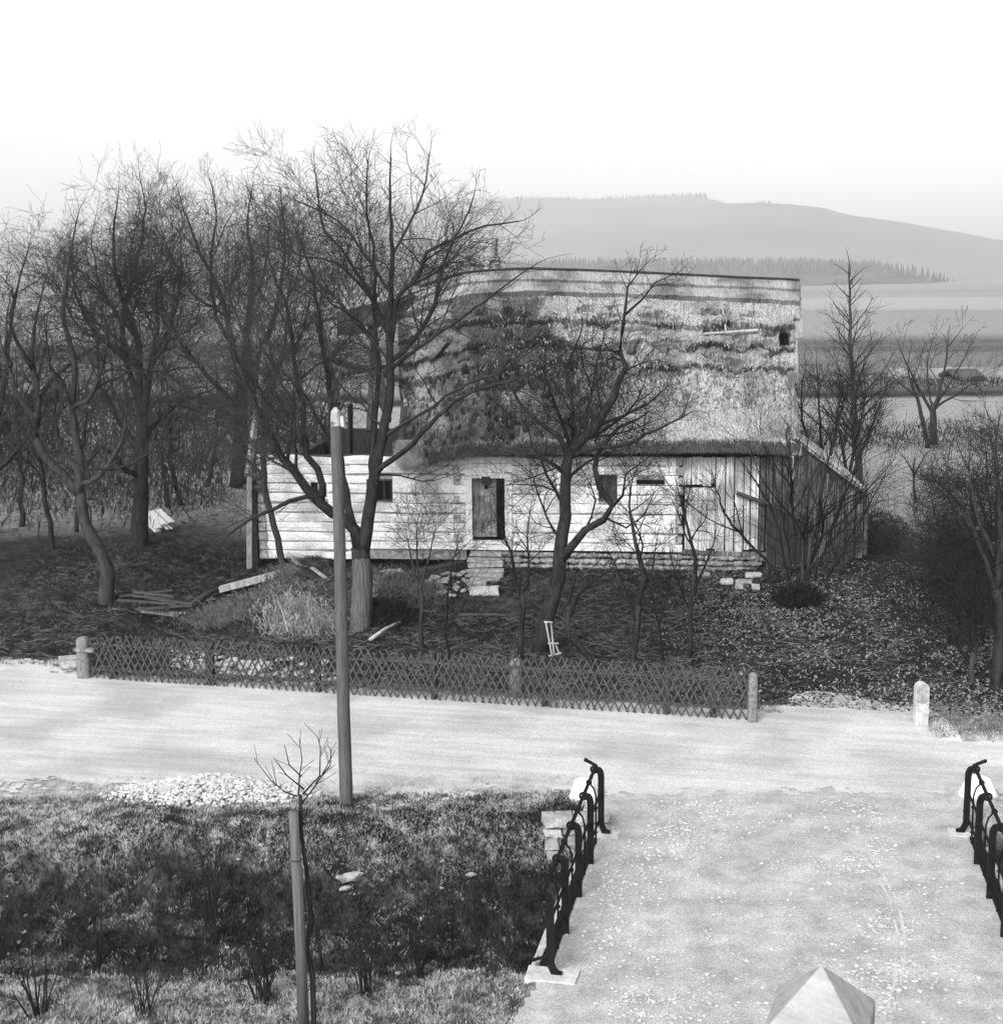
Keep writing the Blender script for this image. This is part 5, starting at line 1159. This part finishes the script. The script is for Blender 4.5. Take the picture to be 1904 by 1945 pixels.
for (px, py, s_, l_) in ((665, 1672, .14, 'long pale stone lying in the dark ditch right of the stake'), (657, 1690, .07, 'small round stone just below the long pale one in the ditch'), (895, 1665, .07, 'small white stone lying alone on the ditch bank left of the railing')):
    b = MB(); p = atg(px, py); b.rock((p.x, p.y, p.z+s_*.35), s_, (1.5, .8, .5), sub=2); tag(b.build('ditch_stone', 'stone'), l_, 'stone', 'stones in the ditch')
b = MB()
for k in range(900):
    x = rg.uniform(-9, .9); y = rg.uniform(14.3, 20.9)
    if x > rail_left(y)-.2: continue
    if fbm(x*1.1, y*1.1, 33) < .5: continue
    s_ = rg.uniform(.012, .04); b.rock((x, y, gz(x, y)+.01), s_, (1.2, 1, .7))
tag(b.build('ditch_gravel', 'stone'), 'stray pale stones scattered down the ditch banks', 'stones', kind='stuff')

b = MB()
for dx in (0, 13):
    prev = None; base = [(1600, 1600), (1655, 1650), (1690, 1710), (1703, 1770), (1704, 1820), (1695, 1880), (1676, 1945)]
    P = [atz(x+dx, y, .013) for x, y in base]; q = []
    for k in range(len(P)-1):
        for t_ in np.linspace(0, 1, 9)[:-1]: q.append(P[k].lerp(P[k+1], t_)+Vector((rg.gauss(0, .006), 0, 0)))
    V = []
    for p_ in q: w = .012+.012*rg.random(); V += [(p_.x-w, p_.y, .013), (p_.x+w, p_.y, .013)]
    b.add(V, [(2*k, 2*k+1, 2*k+3, 2*k+2) for k in range(len(q)-1) if rg.random() > .12])
tag(b.build('wheel_track', 'road'), kind='structure')

# ------------------------------------------------------------------ grass, leaves (uncountable)
def blades(name, n, area, dens, m, L, w, label, seed, lean=.5, drop=0, cat='grass'):
    rg = np.random.RandomState(seed); x = rg.uniform(area[0], area[1], n); y = rg.uniform(area[2], area[3], n)
    ok = rg.rand(n) < dens(x, y); x = x[ok]; y = y[ok]; k = 9; n = len(x)
    X = (x[:, None]+rg.normal(0, .045, (n, k))).ravel(); Yy = (y[:, None]+rg.normal(0, .045, (n, k))).ravel(); Z = g(X, Yy); N = len(X)
    ln = rg.uniform(.5, 1.2, N)*L; dx = np.repeat(rg.normal(0, lean, n), k)+rg.normal(0, .45, N); dy = np.repeat(rg.normal(-.2, lean, n), k)+rg.normal(0, .45, N)
    mid = np.stack([X+dx*ln*.35, Yy+dy*ln*.35, Z+ln*.55], 1); tip = np.stack([X+dx*ln*.95, Yy+dy*ln*.95, Z+ln*(.65-drop)], 1)
    a = rg.uniform(0, 6.28, N); ww = np.stack([np.cos(a), np.sin(a)*.4, 0*a], 1)*w*rg.uniform(.6, 1.3, (N, 1)); B = np.stack([X, Yy, Z-.01], 1)
    V = np.stack([B-ww, B+ww, mid+ww*.7, mid-ww*.7, tip], 1).reshape(-1, 3); i = np.arange(N)*5
    mb = MB(); mb.v = V.tolist(); mb.n = len(V); mb.f = [(q, q+1, q+2, q+3) for q in i.tolist()]+[(q+3, q+2, q+4) for q in i.tolist()]
    tag(mb.build(name, m), label, cat, kind='stuff')
offb = lambda x, y: (x < rail_left(y)-.12)*1.0
def d_dark(x, y): return offb(x, y)*np.maximum(sm(.45, .53, fbm(x*1.6+3, y*2.6, 51)), .55*sm(17.5, 18.5, y))*(.7+.3*sm(-4, -2, x))*sm(20.8, 20.0, y+1.5*(fbm(x*1.1, y*.6, 8)-.5)+.5*sm(-3, -7, x))*sm(14.8, 16.9, y+1.6*(fbm(x*.9, y*1.5, 18)-.5))*1.0
def d_pale(x, y): return offb(x, y)*(.10+.90*sm(.51, .57, fbm(x*2.3, y*4.0, 61)))*sm(22.0, 21.0, y)*(.18+.82*np.maximum(sm(17.4, 15.4, y+1.6*(fbm(x*.9, y*1.5, 18)-.5)), sm(19.2, 19.9, y)))
blades('dark_tufts', 30000, (-8.5, 1.2, 14.6, 21.2), d_dark, 'grass_dark', .105, .0055, 'dark tufts of dead grass covering the ditch banks', 1, drop=.25)
blades('dry_grass', 24000, (-8.5, 1.2, 13.2, 22.0), d_pale, 'grass_pale', .10, .0045, 'pale dry grass on the near bank and along the road edge', 2, drop=.3)
blades('ditch_grass', 14000, (-8.5, 1.2, 13.6, 21), lambda x, y: offb(x, y)*.6, 'grass_dull', .10, .006, 'grey grass between the tufts in the ditch', 3, drop=.3)
blades('fence_grass', 5000, (-9.5, 5.2, 24.8, 29), lambda x, y: (np.abs(y-fence_line(x)-.1) < .35)*1.0, 'grass_mid', .12, .005, 'grey grass growing along the foot of the lattice fence', 4)
blades('kerb_grass', 3500, (7.6, 11.5, 22.5, 25.5), lambda x, y: (np.abs(y-fence_line(x)+.6) < .55)*1.0, 'grass_mid', .07, .004, 'short grass on the verge round the milestone', 5)
def d_yard(x, y):
    d = y-fence_line(x); return (d > .3)*(1-.6*sm(5, 7, x))*1.0
blades('yard_grass', 16000, (-13, 12, 25.5, 40), d_yard, 'grass_dark', .105, .0055, 'dark winter grass over the yard and slope', 6)
blades('yard_dry_grass', 9000, (-13, 14, 25.5, 50), lambda x, y: d_yard(x, y)*(.5+.5*sm(7, 9, x)), 'grass_mid', .09, .007, 'thin dry grass stalks over the yard', 7)
def leaves(name, n, m, seed, label, area, dens, s=(.02, .045)):
    rg = np.random.RandomState(seed); x = rg.uniform(area[0], area[1], n); y = rg.uniform(area[2], area[3], n); ok = rg.rand(n) < dens(x, y); x = x[ok]; y = y[ok]; n = len(x)
    P = np.stack([x, y, g(x, y)+rg.uniform(.005, .04, n)], 1); a = rg.uniform(0, 6.28, n); sz = rg.uniform(*s, (n, 1))
    u = np.stack([np.cos(a), np.sin(a), rg.normal(0, .45, n)], 1)*sz; v = np.stack([-np.sin(a), np.cos(a), rg.normal(0, .45, n)], 1)*sz*.6
    V = np.stack([P-u, P+v, P+u, P-v], 1).reshape(-1, 3); b = MB(); b.arr(V, np.arange(4*n).reshape(-1, 4)); tag(b.build(name, m), label, 'leaves', kind='stuff')
dr = lambda x, y: (y-fence_line(x) > .25)*sm(3.4, 5.8, x)*(.25+.9*sm(.4, .65, fbm(x*.7, y*.7, 44)))
leaves('fallen_leaves', 42000, 'leaf_pale', 1, 'pale fallen leaves carpeting the slope right of the fence', (3.5, 14, 23.5, 37), dr)
leaves('dark_leaves', 30000, 'leaf_dark', 2, 'dark rotten leaves among the pale ones on the right slope', (3.5, 14, 23.5, 37), dr)
leaves('yard_leaves', 26000, 'leaf_dull', 3, 'sparse leaf litter under the trees in the yard', (-13, 5, 25.5, 42), lambda x, y: (y-fence_line(x) > .3)*.55, s=(.015, .032))

# ------------------------------------------------------------------ bare shrubs in the ditch
PB = PP(gnarl=.07, up=.14, levels=1, dens=1.6, lk=.8, lmin=.25, rmin=.0042, ang=(12, 38), taper=.4, rk=.012)
for i, (px, py, H, n, sp_, l) in enumerate(((190, 1835, 1.0, 6, .45, 'sparse bare shrub at lower left, tallest of the blurred stems'), (405, 1800, 1.15, 8, .28, 'upright bare shrub with straight tall stems left of the dense one'), (500, 1905, .75, 26, .5, 'dense dark twiggy bush just left of the stake'),
      (275, 1925, .6, 12, .5, 'low twiggy bush at the bottom left, below the sparse shrub'), (612, 1850, .7, 3, .2, 'few thin stems immediately right of the young tree'), (693, 1890, .65, 16, .35, 'fan-shaped low bush first to the right of the young tree'),
      (793, 1862, .8, 20, .42, 'broad upright bush of many parallel stems at bottom centre'), (925, 1862, 1.0, 3, .2, 'single thin sapling left of the near concrete pad'), (75, 1930, .7, 10, .5, 'bare bush at the bottom left corner'), (1065, 1500, .0, 0, 0, ''))):
    if not n: continue
    p = atg(px, py); t = Tree(200+i)
    for k in range(n):
        a = t.r.uniform(0, 6.28); sp2 = t.r.uniform(0, sp_); d = Vector((math.cos(a)*sp2, math.sin(a)*sp2, 1)); t.grow(p+Vector((t.r.gauss(0, .05), t.r.gauss(0, .04), -.03)), d, H*t.r.uniform(.75, 1.45), .010 if n > 10 else .014, 0, PB)
    t.build('ditch_shrub', l, 'shrub', 'bare shrubs in the ditch', p, 'bark_dark', 'twig_dark', split=9)

# ------------------------------------------------------------------ haze
hz = MB(); hz.box((0, 2170, 150), (9400, 4560, 330))
o = hz.build('haze', 'iron'); m = bpy.data.materials.new('haze_air'); m.use_nodes = True; n = m.node_tree; n.nodes.remove(n.nodes['Principled BSDF'])
pv = n.nodes.new('ShaderNodeVolumePrincipled'); pv.inputs['Color'].default_value = (.98, .98, .98, 1); pv.inputs['Density'].default_value = .0003; pv.inputs['Anisotropy'].default_value = 0
n.links.new(pv.outputs[0], n.nodes['Material Output'].inputs['Volume']); o.data.materials.clear(); o.data.materials.append(m); tag(o, 'pale winter haze fading the hills', 'haze', kind='stuff')
